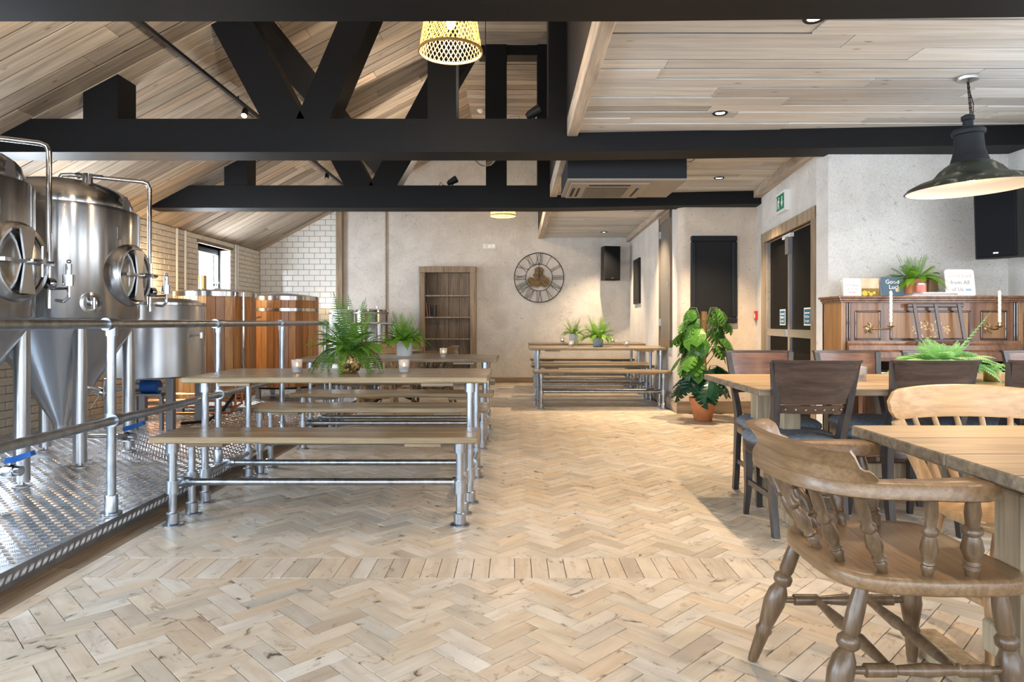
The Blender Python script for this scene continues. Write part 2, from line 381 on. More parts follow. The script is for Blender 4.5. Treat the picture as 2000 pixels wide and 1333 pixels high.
M['ink_pink'] = plain('pink_ink', (0.72, 0.52, 0.52), 0.6)
M['ink_blue'] = plain('blue_ink', (0.25, 0.45, 0.75), 0.6)
M['copper'] = metal('copper_pipe', (0.62, 0.26, 0.13), 0.25)
M['blue'] = plain('blue_handle', (0.012, 0.12, 0.46), 0.4)
M['green_sign'] = plain('exit_green', (0.0, 0.22, 0.10), 0.4)
M['sign_blue'] = plain('mandatory_blue', (0.01, 0.12, 0.22), 0.4)
M['red'] = plain('red_plastic', (0.45, 0.03, 0.025), 0.4)
M['grey_door'] = plain('grey_painted_hatch', (0.13, 0.125, 0.115), 0.5)
M['door_black'] = plain('black_fire_door', (0.005, 0.0045, 0.004), 0.6, spec=0.12)
M['alu'] = metal('brushed_aluminium', (0.60, 0.60, 0.61), 0.35)
M['grille'] = plain('speaker_grille', (0.005, 0.006, 0.008), 0.7, spec=0.15)
M['navy'] = plain('dark_navy_casing', (0.010, 0.012, 0.016), 0.6, spec=0.3)
M['cassette'] = plain('warm_grey_plastic', (0.27, 0.23, 0.19), 0.5)
M['iron'] = metal('rusty_iron', (0.07, 0.055, 0.045), 0.55)
M['gearbrown'] = plain('rusty_clockwork', (0.20, 0.125, 0.05), 0.6, metal=0.3, var=0.6, nscale=30)
M['rope'] = plain('coir_moss', (0.27, 0.15, 0.06), 0.95, var=0.5, nscale=60, bumpy=1.0)
M['enamel_in'] = plain('white_enamel', (0.78, 0.76, 0.72), 0.3)
def shade_mat():
    m, nt, b = new_mat('worn_green_enamel')
    v = coords(nt, (1,1,1), jitter=False); n = noise(nt, v, 9, 6, 0.7, 1.0)
    r = ramp(nt, [(0.54, (0.020, 0.026, 0.018)), (0.60, (0.10, 0.095, 0.06)), (0.68, (0.30, 0.27, 0.19))]); nt.links.new(n, r.inputs[0]); nt.links.new(r.outputs[0], b.inputs['Base Color'])
    b.inputs['Roughness'].default_value = 0.4; return m
M['enamel_out'] = shade_mat()
def gold_pot():
    m, nt, b = new_mat('mottled_gold_ceramic')
    v = coords(nt, (1,1,0.8), jitter=False)
    vo = N(nt, 'ShaderNodeTexVoronoi'); vo.inputs['Scale'].default_value = 75; nt.links.new(v, vo.inputs['Vector'])
    r = ramp(nt, [(0.25, (0.06, 0.035, 0.015)), (0.5, (0.28, 0.17, 0.05)), (0.8, (0.60, 0.42, 0.15))]); nt.links.new(vo.outputs['Color'], r.inputs[0]); nt.links.new(r.outputs[0], b.inputs['Base Color'])
    b.inputs['Roughness'].default_value = 0.3; b.inputs['Metallic'].default_value = 0.3; return m
M['gold_pot'] = gold_pot()
def leaf_mat(name, a, c, rough=0.45, vari=None):
    m, nt, b = new_mat(name)
    rv = rand_value(nt); r = ramp(nt, [(0, a), (1, c)]); nt.links.new(rv, r.inputs[0]); col = r.outputs[0]
    if vari:
        v = coords(nt, (2.2, 9, 3)); n = noise(nt, v, 1.0, 4, 0.6, 1.5)
        rr = ramp(nt, [(0.57, (0,0,0)), (0.66, (1,1,1))]); nt.links.new(n, rr.inputs[0])
        col = mixc(nt, rr.outputs[0], col, vari)
    nt.links.new(col, b.inputs['Base Color']); b.inputs['Roughness'].default_value = rough
    b.inputs['Subsurface Weight'].default_value = 0.0
    t = N(nt, 'ShaderNodeBsdfTranslucent'); nt.links.new(col, t.inputs[0])
    mx = N(nt, 'ShaderNodeMixShader'); mx.inputs[0].default_value = 0.3
    out = nt.nodes['Material Output']; nt.links.new(b.outputs[0], mx.inputs[1]); nt.links.new(t.outputs[0], mx.inputs[2]); nt.links.new(mx.outputs[0], out.inputs[0])
    return m
M['fern'] = leaf_mat('fern_green', (0.09, 0.25, 0.012), (0.25, 0.50, 0.03))
M['fern_dark'] = leaf_mat('fern_deep_green', (0.04, 0.14, 0.012), (0.17, 0.36, 0.035))
M['fern_pale'] = leaf_mat('fern_pale_green', (0.20, 0.50, 0.14), (0.42, 0.70, 0.30))
M['monstera'] = leaf_mat('monstera_green', (0.02, 0.10, 0.02), (0.12, 0.32, 0.04), 0.3, (0.40, 0.52, 0.22))
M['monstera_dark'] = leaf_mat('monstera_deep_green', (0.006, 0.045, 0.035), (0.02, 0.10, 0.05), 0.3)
M['stem'] = plain('plant_stem', (0.10, 0.16, 0.05), 0.6)
def glass(name, tint=(1,1,1), rough=0.0):
    m, nt, b = new_mat(name)
    b.inputs['Base Color'].default_value = (*tint, 1); b.inputs['Transmission Weight'].default_value = 1.0
    b.inputs['Roughness'].default_value = rough; b.inputs['IOR'].default_value = 1.45
    return m
M['glass'] = glass('clear_glass')
M['glass_cup'] = glass('frosted_cup_glass', (0.95, 0.95, 0.96), 0.12); M['glass_cup'].node_tree.nodes['Principled BSDF'].inputs['Transmission Weight'].default_value = 0.72
def pane():
    m, nt, b = new_mat('window_pane')
    g = N(nt, 'ShaderNodeBsdfGlossy'); g.inputs['Roughness'].default_value = 0.02
    t = N(nt, 'ShaderNodeBsdfTransparent'); mx = N(nt, 'ShaderNodeMixShader'); mx.inputs[0].default_value = 0.06
    nt.links.new(t.outputs[0], mx.inputs[1]); nt.links.new(g.outputs[0], mx.inputs[2]); nt.links.new(mx.outputs[0], nt.nodes['Material Output'].inputs[0])
    return m
M['pane'] = pane()
M['flame'] = plain('candle_flame', (1, 0.6, 0.2), 0.5, emit=((1.0, 0.55, 0.2), 45))
M['bulb'] = plain('glowing_bulb', (1, 0.8, 0.5), 0.5, emit=((1.0, 0.62, 0.25), 25))
M['led'] = plain('lit_downlight', (1, 0.9, 0.8), 0.5, emit=((1.0, 0.93, 0.82), 12))
M['window_frame'] = plain('blue_grey_window_frame', (0.03, 0.045, 0.06), 0.4)
def wicker():
    m, nt, b = new_mat('bamboo_weave')
    b.inputs['Base Color'].default_value = (0.62, 0.40, 0.15, 1); b.inputs['Roughness'].default_value = 0.5
    t = N(nt, 'ShaderNodeBsdfTranslucent'); t.inputs[0].default_value = (0.62, 0.33, 0.06, 1)
    mx = N(nt, 'ShaderNodeMixShader'); mx.inputs[0].default_value = 0.45
    nt.links.new(b.outputs[0], mx.inputs[1]); nt.links.new(t.outputs[0], mx.inputs[2]); nt.links.new(mx.outputs[0], nt.nodes['Material Output'].inputs[0])
    return m
M['wicker'] = wicker()
M['wicker_rim'] = plain('bamboo_rim', (0.50, 0.30, 0.10), 0.5)

M['worn_edge'] = wood('worn_table_edge', (0.11, 0.085, 0.06), (0.235, 0.18, 0.12), (0.34, 0.27, 0.185), 'x', 0.6, 0.1, 1.0, 0.5)
M['raw_edge'] = wood('sawn_board_edge', (0.13, 0.088, 0.048), (0.33, 0.245, 0.14), (0.46, 0.36, 0.215), 'x', 0.55, 0.2, 0.8, 0.6, knots=True)
def side_mat(o, mat):                # the edge faces of a board take their own timber finish
    me = o.data; me.materials.append(mat)
    for p in me.polygons:
        if abs(p.normal.z) < 0.8: p.material_index = 1
    return o
def text_mesh(s, size, mat, spacing=1.0, name='lettering'):
    c = bpy.data.curves.new('t', 'FONT'); c.body = s; c.size = size; c.align_x = 'CENTER'; c.align_y = 'CENTER'; c.extrude = 0.0004; c.space_line = spacing; c.resolution_u = 2
    o = bpy.data.objects.new('t', c); COL.objects.link(o)
    dg = bpy.context.evaluated_depsgraph_get(); dg.update()
    me = bpy.data.meshes.new_from_object(o.evaluated_get(dg)); me.name = name
    bpy.data.objects.remove(o); bpy.data.curves.remove(c)
    me.materials.clear(); me.materials.append(mat)
    return me
# ------------------------------------------------------------------ room shell
YF = 12.67
def structure(name, mb, mat, label, smooth=None):
    o = mb.build(name, mat, None, smooth); return tag(o, label, None, None, 'structure')

# floor slab and its herringbone blocks
floor = structure('floor', MB().box(-4.9, 4.4, -3.3, 12.9, -0.12, -0.006), M['joint'], 'pale herringbone wood block floor of the taproom')
W = 0.0766; L3 = 3*W; GAP = 0.0026
def clip(poly, x0, x1, y0, y1):
    def cut(p, f, inter):
        out = []
        for i in range(len(p)):
            a, b = p[i-1], p[i]
            fa, fb = f(a), f(b)
            if fa >= 0:
                out.append(a)
                if fb < 0: out.append(inter(a, b, fa, fb))
            elif fb >= 0: out.append(inter(a, b, fa, fb))
        return out
    it = lambda a, b, fa, fb: (a[0]+(b[0]-a[0])*fa/(fa-fb), a[1]+(b[1]-a[1])*fa/(fa-fb))
    for f in (lambda p: p[0]-x0, lambda p: x1-p[0], lambda p: p[1]-y0, lambda p: y1-p[1]):
        poly = cut(poly, f, it)
        if len(poly) < 3: return []
    return poly
ROOM = [(-1.915, -3.2), (4.19, -3.2), (4.19, 5.75), (2.665, 5.75), (3.0, 8.4), (2.04, 8.4), (2.15, 12.67), (-1.915, 12.67)]
def inside(x, y, poly=ROOM):
    c = False
    for i in range(len(poly)):
        (x1, y1), (x2, y2) = poly[i-1], poly[i]
        if (y1 > y) != (y2 > y) and x < (x2-x1)*(y-y1)/(y2-y1) + x1: c = not c
    return c
blocks = []   # (poly, direction)
R2 = math.sqrt(0.5)
def herring(x0, x1, y0, y1):
    OX, OY = -0.072, 2.125
    for a in range(-140, 140):
        for b_ in range(-60, 200):
            dmod = (a - b_) % 6
            if dmod == 0: u, v, horiz = L3, W, True
            elif dmod == 5: u, v, horiz = W, L3, False
            else: continue
            cx = (a - b_)*R2*W + OX; cy = (a + b_)*R2*W + OY
            if cx < x0-0.4 or cx > x1+0.4 or cy < y0-0.4 or cy > y1+0.4: continue
            g = GAP/2
            loc = [(g, g), (u-g, g), (u-g, v-g), (g, v-g)]
            poly = [(cx + (p-q)*R2, cy + (p+q)*R2) for p, q in loc]
            full = all(x0 <= p[0] <= x1 and y0 <= p[1] <= y1 for p in poly)
            if not full: poly = clip(poly, x0, x1, y0, y1)
            if len(poly) < 3: continue
            mx = sum(p[0] for p in poly)/len(poly); my = sum(p[1] for p in poly)/len(poly)
            if not inside(mx, my): continue
            blocks.append((poly, (R2, R2) if horiz else (-R2, R2), mx, my))
herring(-1.915, 4.19, 1.2, 2.99)
herring(-1.915, 4.19, 3.245, 12.67)
x = -1.915
while x < 4.1:                                   # the straight course that divides the two fields
    wv = W if rnd.random() > 0.12 else W*1.5
    blocks.append(([(x+GAP/2, 2.991), (x+wv-GAP/2, 2.991), (x+wv-GAP/2, 3.244), (x+GAP/2, 3.244)], (0, 1), x+wv/2, 3.117)); x += wv
y = 1.2
while y < 12.6:                                  # border course beside the platform
    blocks.append(([(-1.99, y), (-1.9165, y), (-1.9165, y+0.2285), (-1.99, y+0.2285)], (0, 1), -1.953, y+0.115)); y += 0.23
def block_geom(poly, d, off, hz):
    cx = sum(p[0] for p in poly)/len(poly); cy = sum(p[1] for p in poly)/len(poly)
    n = len(poly); ins = 0.0010
    top = []; bot = []
    for p in poly:
        dx, dy = cx-p[0], cy-p[1]; l = max(1e-6, math.hypot(dx, dy))
        top.append((p[0]+dx/l*ins*1.4, p[1]+dy/l*ins*1.4, hz)); bot.append((p[0], p[1], -0.006))
    vs = top + bot; fs = [tuple(range(n))] + [(i, n+i, n+(i+1) % n, (i+1) % n) for i in range(n)]
    uv = [((p[0]-cx)*d[0]+(p[1]-cy)*d[1]+off, -(p[0]-cx)*d[1]+(p[1]-cy)*d[0]+off*0.7) for p in vs]
    return vs, fs, uv
def signed(poly): return sum(poly[i-1][0]*poly[i][1]-poly[i][0]*poly[i-1][1] for i in range(len(poly)))
def seen(x, y):
    px = 1005 + x*1323/y; py = 630 + 1.13*1323/y
    return -40 < px < 2040 and py < 1375
def hidden_spot(x, y):    # roughly behind the armchair and table on the right
    return x > 0.95 and y < 2.6
order = sorted(range(len(blocks)), key=lambda i: (not seen(blocks[i][2], blocks[i][3]) or hidden_spot(blocks[i][2], blocks[i][3]), blocks[i][3]))
def add_uv(me, uvs):
    lay = me.uv_layers.new(name='UVMap'); dat = [0.0]*(len(me.loops)*2)
    for l in me.loops: dat[2*l.index], dat[2*l.index+1] = uvs[l.vertex_index]
    lay.data.foreach_set('uv', dat)
near = order[:290]; far = order[290:]
for i in near:
    poly, d, mx, my = blocks[i]
    if signed(poly) < 0: poly = poly[::-1]
    vs, fs, uv = block_geom(poly, d, rnd.random()*20, rnd.uniform(-0.0005, 0.0005))
    me = bpy.data.meshes.new('floor_block'); me.from_pydata([(p[0]-mx, p[1]-my, p[2]) for p in vs], [], fs); me.materials.append(M['floor'])
    add_uv(me, uv); place('floor_block', me, floor, (mx, my, 0))
V = []; F = []; UV = []; RN = []
for i in far:
    poly, d, mx, my = blocks[i]
    if signed(poly) < 0: poly = poly[::-1]
    vs, fs, uv = block_geom(poly, d, rnd.random()*20, rnd.uniform(-0.0005, 0.0005))
    o = len(V); V += vs; F += [tuple(k+o for k in f) for f in fs]; UV += uv; RN += [rnd.random()]*len(fs)
me = bpy.data.meshes.new('parquet'); me.from_pydata(V, [], F); me.materials.append(M['floor']); add_uv(me, UV)
at = me.attributes.new('rnd', 'FLOAT', 'FACE'); at.data.foreach_set('value', RN)
pq = place('parquet', me, floor); pq['kind'] = 'stuff'
# timber edge board between the blocks and the platform
for k in range(6):
    MB().box(0, 1.9, -0.079, 0.079, -0.006, 0.0, 0.001).build('edge_board', M['trim_wood_x'], floor, None, (-2.07, 1.2+1.905*k, 0), (0, 0, PI/2))

# walls
def wall_seg(mb, A, B, t, z0, z1):
    A = Vector((*A, 0)); B = Vector((*B, 0)); d = (B-A).normalized(); n = Vector((d.y, -d.x, 0))*t
    mb.prism([(A.x, A.y), (B.x, B.y), (B.x+n.x, B.y+n.y), (A.x+n.x, A.y+n.y)], z0, z1, lambda u, v, w_: (u, v, w_)); return mb
wall_far = structure('wall_far', MB().box(-5.0, 2.4, YF, YF+0.25, 0, 4.9), M['plaster'], 'rough cream plaster end wall with a tiled left section')
structure('wall_far_right', wall_seg(MB(), (2.15, YF), (2.043, 8.5), -0.25, 0, 2.9), M['plaster_day_tint'], 'pale plaster wall with a tall grey hatch beside the monstera')
wa = wall_seg(MB(), (2.14, 8.4), (3.0, 8.4), -0.25, 0, 2.9); wa.cyl((2.141, 8.501, 0), (2.141, 8.501, 2.9), 0.101, n=32)
structure('wall_alcove', wa, M['plaster_lamp_tint'], 'plaster wall with the black notice board behind the monstera', 40)
WA = Vector((3.0, 8.4, 0)); WB = Vector((2.665, 5.75, 0)); WD = (WB-WA).normalized(); WN = Vector((WD.y, -WD.x, 0))  # WN points into the room (-x)
WLEN = (WB-WA).length
def on_door_wall(s, z, out=0.0): return WA + WD*s + WN*out + Vector((0, 0, z))
DW = MB()
s0, s1 = 0.19*WLEN, 0.853*WLEN
def dw_box(mb, a, b_, z0, z1, o0, o1):
    c = [on_door_wall(a, 0, o0), on_door_wall(b_, 0, o0), on_door_wall(b_, 0, o1), on_door_wall(a, 0, o1)]
    mb.prism([(p.x, p.y) for p in c], z0, z1, lambda u, v, w_: (u, v, w_)); return mb
if WN.x > 0: WN = -WN
dw_box(DW, 0, s0, 0, 2.9, -0.2, 0); dw_box(DW, s1, WLEN-0.03, 0, 2.9, -0.2, 0); dw_box(DW, s0, s1, 2.06, 2.9, -0.2, 0)
structure('wall_doors', DW, M['plaster_day_tint'], 'plaster wall holding the black double doors')
structure('wall_piano', MB().box(2.663, 4.4, 5.75, 5.98, 0, 2.9), M['plaster_day_tint'], 'cool white scuffed plaster wall behind the piano')
wr = MB(); wr.box(4.19, 4.44, -3.3, 5.98, 0, 0.6).box(4.19, 4.44, -3.3, 5.98, 2.5, 2.9)
for a, b_ in ((-3.3, -2.6), (-0.6, 0.0), (2.0, 2.5), (4.5, 5.98)): wr.box(4.19, 4.44, a, b_, 0.6, 2.5)
structure('wall_right', wr, M['plaster_day_tint'], 'plaster side wall with windows at the right edge')
wre = MB(); wre.box(-5.0, 4.4, -3.45, -3.2, 0, 0.35).box(-5.0, 4.4, -3.45, -3.2, 2.75, 4.9)
ex = -5.0
for x in REAR_X: wre.box(ex, x-0.4, -3.45, -3.2, 0.35, 2.75); ex = x+0.4  # narrow openings between dark piers, shaped for reflections in the tanks
wre.box(ex, 4.4, -3.45, -3.2, 0.35, 2.75)
structure('wall_rear', wre, M['shelf_wood'], 'unseen rear wall, its narrow windows shaped to streak the tanks')

# left wall of painted brick, one window in view
WY0, WY1, WZ0, WZ1 = 10.19, 11.35, 0.95, 2.33
VY0, VY1, VZ0, VZ1 = 6.02, 7.18, 1.27, 2.24      # an added, unseen window behind the fermenters, for daylight
wl = MB()
wl.box(-5.06, -4.772, -3.3, -2.0, 0, 2.6).box(-5.06, -4.772, -0.4, 0.8, 0, 2.6).box(-5.06, -4.772, 2.4, VY0, 0, 2.6).box(-5.06, -4.772, VY1, WY0, 0, 2.6).box(-5.06, -4.772, VY0, VY1, 0, VZ0).box(-5.06, -4.772, VY0, VY1, VZ1, 2.6).box(-5.06, -4.772, WY1, 12.9, 0, 2.6)
for a, b_ in ((-2.0, -0.4), (0.8, 2.4)): wl.box(-5.06, -4.772, a, b_, 0, 0.8).box(-5.06, -4.772, a, b_, 2.4, 2.6)
wl.box(-5.06, -4.772, WY0, WY1, 0, WZ0).box(-5.06, -4.772, WY0, WY1, WZ1, 2.6)
wall_left = structure('wall_left', wl, M['mortar'], 'cream painted brick wall behind the brewing vessels')
bricks = []
row = 0; z = 0.0
while z < 2.42:
    y = 3.6 - (0.115 if row % 2 else 0)
    while y < YF:
        y1 = min(y + 0.218, YF); y0 = max(y, 3.6)
        z1 = z + 0.066
        if y1 - y0 > 0.03:
            if z1 > WZ0 and z < WZ1:
                if y0 < WY0 < y1: bricks.append((y0, WY0, z, z1))
                if y0 < WY1 < y1: bricks.append((WY1, y1, z, z1))
                if y1 <= WY0 or y0 >= WY1: bricks.append((y0, y1, z, z1))
            else: bricks.append((y0, y1, z, z1))
        y += 0.229
    z += 0.077; row += 1
bricks = [b_ for b_ in bricks if b_[1]-b_[0] > 0.02 and not (b_[1] > VY0 and b_[0] < VY1 and b_[3] > VZ0 and b_[2] < VZ1)]
def brick_key(b_):
    y = (b_[0]+b_[1])/2; px = 1005 - 4.76*1323/y
    vis = 285 < px < 510 and b_[2] > 1.36
    return (not vis, y)
bricks.sort(key=brick_key)
rest = MB(); RN = []
for i, (y0, y1, z0, z1) in enumerate(bricks):
    pr = -4.772 + rnd.uniform(0.009, 0.014)
    if i < 280:
        MB().box(-4.78-(-4.76), pr+4.76, -(y1-y0)/2, (y1-y0)/2, 0, z1-z0, 0.004).build('brick', M['brick'], wall_left, None, (-4.76, (y0+y1)/2, z0))
    else:
        rest.box(-4.78, pr, y0, y1, z0, z1, 0.004)
bw = rest.build('brickwork', M['brick'], wall_left, None); bw['kind'] = 'stuff'
w2 = place('added_window', None); tag(w2, 'added unseen window in the brick wall behind the fermenters, for daylight on the deck', None, None, 'structure')
f = MB()
for a, b_, c, d in ((VY0, VY0+0.06, VZ0, VZ1), (VY1-0.06, VY1, VZ0, VZ1), (VY0, VY1, VZ1-0.06, VZ1), (VY0, VY1, VZ0, VZ0+0.06)): f.box(-4.95, -4.90, a, b_, c, d)
f.build('window_frame', M['window_frame'], w2, None)
MB().box(-4.93, -4.924, VY0+0.06, VY1-0.06, VZ0+0.06, VZ1-0.06).build('pane', M['pane'], w2, None)
# window
win = place('window_1', None); tag(win, 'narrow blue-grey framed window in the painted brick wall', None, None, 'structure')
f = MB()
for a, b_, c, d in ((WY0, WY0+0.07, WZ0, WZ1), (WY1-0.07, WY1, WZ0, WZ1), (WY0, WY1, WZ1-0.08, WZ1), (WY0, WY1, WZ0, WZ0+0.08), (WY0+0.34, WY0+0.40, WZ0, WZ1)):
    f.box(-5.0, -4.94, a, b_, c, d)
f.build('window_frame', M['window_frame'], win, None)
MB().box(-4.975, -4.968, WY0+0.07, WY0+0.34, WZ0+0.08, WZ1-0.08).build('pane', M['pane'], win, None)
MB().box(-4.975, -4.968, WY0+0.40, WY1-0.07, WZ0+0.08, WZ1-0.08).build('pane', M['pane'], win, None)
MB().box(-4.95, -4.73, WY0-0.04, WY1+0.04, WZ1, WZ1+0.05, 0.004).build('lintel', M['trim_wood_x'], win, None)
rv = MB().box(-4.94, -4.765, WY1-0.004, WY1+0.03, WZ0, WZ1).box(-4.94, -4.765, WY0-0.03, WY0+0.004, WZ0, WZ1).box(-4.94, -4.74, WY0, WY1, WZ0-0.04, WZ0+0.004)
rv.build('reveal', M['plaster'], win, None)

# glazed tiles on the far wall, cut along the roof line
gr = MB().box(-4.76, -3.32, YF-0.004, YF, 0.2, 3.3).build('grout', M['grout'], wall_far, None)
tm = {}
def tile(w_, cream):
    k = (round(w_, 3), cream)
    if k not in tm: tm[k] = MB().box(-w_/2+0.0018, w_/2-0.0018, -0.012, 0, 0.0015, 0.0975, 0.002).mesh('tile', M['tile_cream' if cream else 'tile_white'])
    return tm[k]
row = 0; z = 0.45
while z < 3.25:
    x = -4.757 - (0.1 if row % 2 else 0)
    while x < -3.325:
        x0 = max(x, -4.757); x1 = min(x+0.2, -3.325)
        if x1-x0 > 0.02 and z < roof_z(x1):
            place('tile', tile(x1-x0, z < 1.37), wall_far, ((x0+x1)/2, YF, z))
        x += 0.204
    z += 0.1042; row += 1
MB().box(-3.32, -3.20, YF-0.09, YF, 0, 3.4, 0.006).build('timber_post', M['frame_wood'], wall_far, None)
for nm, x in (('conduit', -2.41),):
    MB().cyl((x, YF-0.02, 0.4), (x, YF-0.02, 3.72), 0.018, n=10).build(nm, M['trim_wood'], wall_far)
for y in (9.5, 9.74, 11.5, 11.58):
    MB().cyl((-4.735, y, 1.3), (-4.735, y, 2.45), 0.016, n=10).build('conduit', M['white'], wall_left)

# baseboards
def board_along(name, A, B, h, t, mat, label, z0=0.0):
    mb = wall_seg(MB(), A, B, t, z0, h); return structure(name, mb, mat, label)
board_along('baseboard_far', (-0.7, YF), (2.15, YF), 0.10, 0.025, M['trim_wood_x'], 'brown timber skirting along the end wall')
board_along('baseboard_far_right', (2.15, YF), (2.043, 8.4), 0.15, 0.03, M['trim_wood'], 'grey timber skirting under the tall grey hatch')
board_along('baseboard_alcove', (2.01, 8.4), (3.0, 8.4), 0.15, 0.03, M['trim_wood_x'], 'dark timber skirting behind the monstera pot')
board_along('baseboard_piano', (2.665, 5.75), (4.19, 5.75), 0.12, 0.02, M['trim_wood_x'], 'timber skirting behind the piano')

# roof and ceilings: planks below, dark slab above as their painted shadow lines
THETA = math.atan(SLOPE)
def slab_left():
    mb = MB(); p = [(-5.1, roof_z(-5.1)+0.008), (-0.73, roof_z(-0.73)+0.008), (-0.73, roof_z(-0.73)+0.2), (-5.1, roof_z(-5.1)+0.2)]
    mb.prism(p, -3.45, 12.95, lambda u, v, w_: (u, w_, v)); return mb
roof = structure('ceiling_left', slab_left(), M['bulkhead'], 'sloping plank roof over the brewing side')
def breaks(total, lo, hi):
    out = [0.0]; first = rnd.uniform(lo*0.3, hi)
    x = first
    while x < total - lo*0.3: out.append(x); x += rnd.uniform(lo, hi)
    out.append(total); return out
LS = (4.76-0.73+0.02)/math.cos(THETA)
y = 0.6
while y < YF:
    wv = 0.195; y1 = min(y+wv, YF)
    bs = breaks(LS, 1.8, 3.6)
    for a, b_ in zip(bs, bs[1:]):
        g = rnd.uniform(-0.003, 0.003)
        MB().box(a+0.0015, b_-0.0015, -(y1-y)/2+0.007, (y1-y)/2-0.007, 0+g, 0.028, 0.003).build('roof_plank', M['roof_plank'], roof, None, (-4.76, (y+y1)/2, roof_z(-4.76)), (0, -THETA, 0))
    y += wv
ridge = structure('ceiling_ridge', MB().box(-0.75, 0.5, -3.45, 12.95, 4.607, 4.8), M['bulkhead'], 'flat plank strip along the top of the roof')
y = 2.9
while y < YF:
    y1 = min(y+0.2, YF)
    MB().box(-0.73, 0.44, -(y1-y)/2+0.007, (y1-y)/2-0.007, 0+rnd.uniform(-0.003, 0.003), 0.028, 0.003).build('ceiling_plank', M['roof_plank'], ridge, None, (0, (y+y1)/2, 4.6))
    y += 0.2
structure('wall_bulkhead', MB().box(0.44, 0.53, -3.4, YF, 2.84, 4.7), M['bulkhead'], 'dark painted bulkhead above the ceiling edge beam')
flat = structure('ceiling_right', MB().box(0.5, 4.6, -3.45, 12.95, 2.7285, 2.88), M['bulkhead'], 'low flat ceiling of whitewashed reclaimed planks')
y = 0.4
while y < YF:
    wv = rnd.choice((0.145, 0.165, 0.19)); y1 = min(y+wv, YF)
    xr = 4.19 if y < 5.8 else (3.1 if y < 8.45 else 2.25)
    bs = breaks(xr-0.52, 1.2, 2.4)
    for a, b_ in zip(bs, bs[1:]):
        MB().box(a+0.001, b_-0.001, -(y1-y)/2+0.0065, (y1-y)/2-0.0065, 0+rnd.uniform(-0.007, 0.006), 0.028, 0.002).build('ceiling_plank', M['ceil_plank'], flat, None, (0.52, (y+y1)/2, 2.72), (0, 0, 0))
    y += wv
structure('trim_1', MB().box(0.44, 0.53, -3.2, YF, 2.69, 2.85, 0.006), M['trim_wood'], 'long pale timber edge beam of the low ceiling')
structure('trim_2', wall_seg(MB(), (2.15, YF), (2.043, 8.45), 0.07, 2.63, 2.72), M['trim_wood'], 'ceiling trim above the tall grey hatch')
tr = dw_box(MB(), 0.02, WLEN, 2.63, 2.72, 0, 0.09); structure('trim_3', tr, M['trim_wood'], 'ceiling trim above the double doors')
structure('trim_4', MB().box(4.10, 4.19, -3.2, 5.6, 2.63, 2.72), M['trim_wood'], 'ceiling trim along the right wall')

# ------------------------------------------------------------------ trusses
Z0, Z1 = 2.557, 2.836
def xz(poly, mb, y0, y1): return mb.prism(poly, y0, y1, lambda u, v, w_: (u, w_, v))
def truss(y, kind, label, splay):
    t = thing('roof_truss', label, 'beam', (0, 0, 0), 0, 'black roof trusses')
    a, b_ = y, y+0.30
    xz([(-4.577, Z0), (0.545, Z0), (0.545, Z1), (-4.05, Z1)], MB(), a, b_).build('bottom_chord', M['black'], t, None)
    mb = MB(); xe = 4.18 if y < 8 else 2.99
    mb.prism([(0.545, a), (xe, a-splay), (xe, b_-splay), (0.545, b_)], Z0, 2.735, lambda u, v, w_: (u, v, w_)); mb.build('tie_beam', M['black'], t, None)
    a += 0.012; b_ -= 0.012
    xz([(-3.62, Z1), (-3.33, Z1), (-3.33, roof_z(-3.33)), (-3.62, roof_z(-3.62))], MB(), a, b_).build('stub_post', M['black'], t, None)
    xz([(-2.123, Z1), (-1.761, Z1), (-2.266, roof_z(-2.266)), (-2.549, roof_z(-2.549))], MB(), a, b_).build('strut', M['black'], t, None)
    if kind == 1:
        xz([(-1.834, Z1), (-1.556, Z1), (-0.83, roof_z(-0.83)), (-1.188, roof_z(-1.188))], MB(), a, b_).build('strut', M['black'], t, None)
        MB().box(-0.73, -0.49, a, b_, Z1, 4.6).build('king_post', M['black'], t, None)
    else:
        xz([(-1.816, Z1), (-1.466, Z1), (-0.44, 4.6), (-0.73, 4.6), (-0.926, roof_z(-0.926))], MB(), a, b_).build('strut', M['black'], t, None)
        MB().box(-0.357, -0.10, a, b_, Z1, 4.6).build('king_post', M['black'], t, None)
    MB().box(-0.45, 0.44, a+0.03, b_-0.03, 4.475, 4.6).build('top_chord', M['black'], t, None)
    MB().box(0.285, 0.44, a, b_, Z1, 4.6).build('side_post', M['black'], t, None)
    return t
truss(2.91, 1, 'black boxed roof truss nearest the viewer, crossing the top of the picture', 0.09)
truss(5.67, 1, 'black boxed roof truss in the middle with the large V struts', 0.24)
truss(8.43, 2, 'black boxed roof truss furthest back, below the small V struts', 0.29)
pm = MB(); p = [(-2.36, roof_z(-2.36)-0.002), (-2.16, roof_z(-2.16)-0.002), (-2.16, roof_z(-2.16)-0.09), (-2.36, roof_z(-2.36)-0.09)]
pu = pm.prism(p, -3.2, YF, lambda u, v, w_: (u, w_, v)).build('purlin', M['black'], None, None); tag(pu, 'long black purlin running under the sloping plank roof', 'beam')
# ------------------------------------------------------------------ brewing platform with tread plate
plat = thing('brewing_platform', 'low platform of silvery tread plate under the brewing vessels', 'platform')
MB().box(-4.758, -2.152, 1.3, 10.6, 0.0, 0.078).build('deck', M['tread'], plat, None)
MB().box(-2.150, -2.147, 1.3, 10.6, 0.0, 0.079).build('kick_plate', M['tread_shaded'], plat, None)
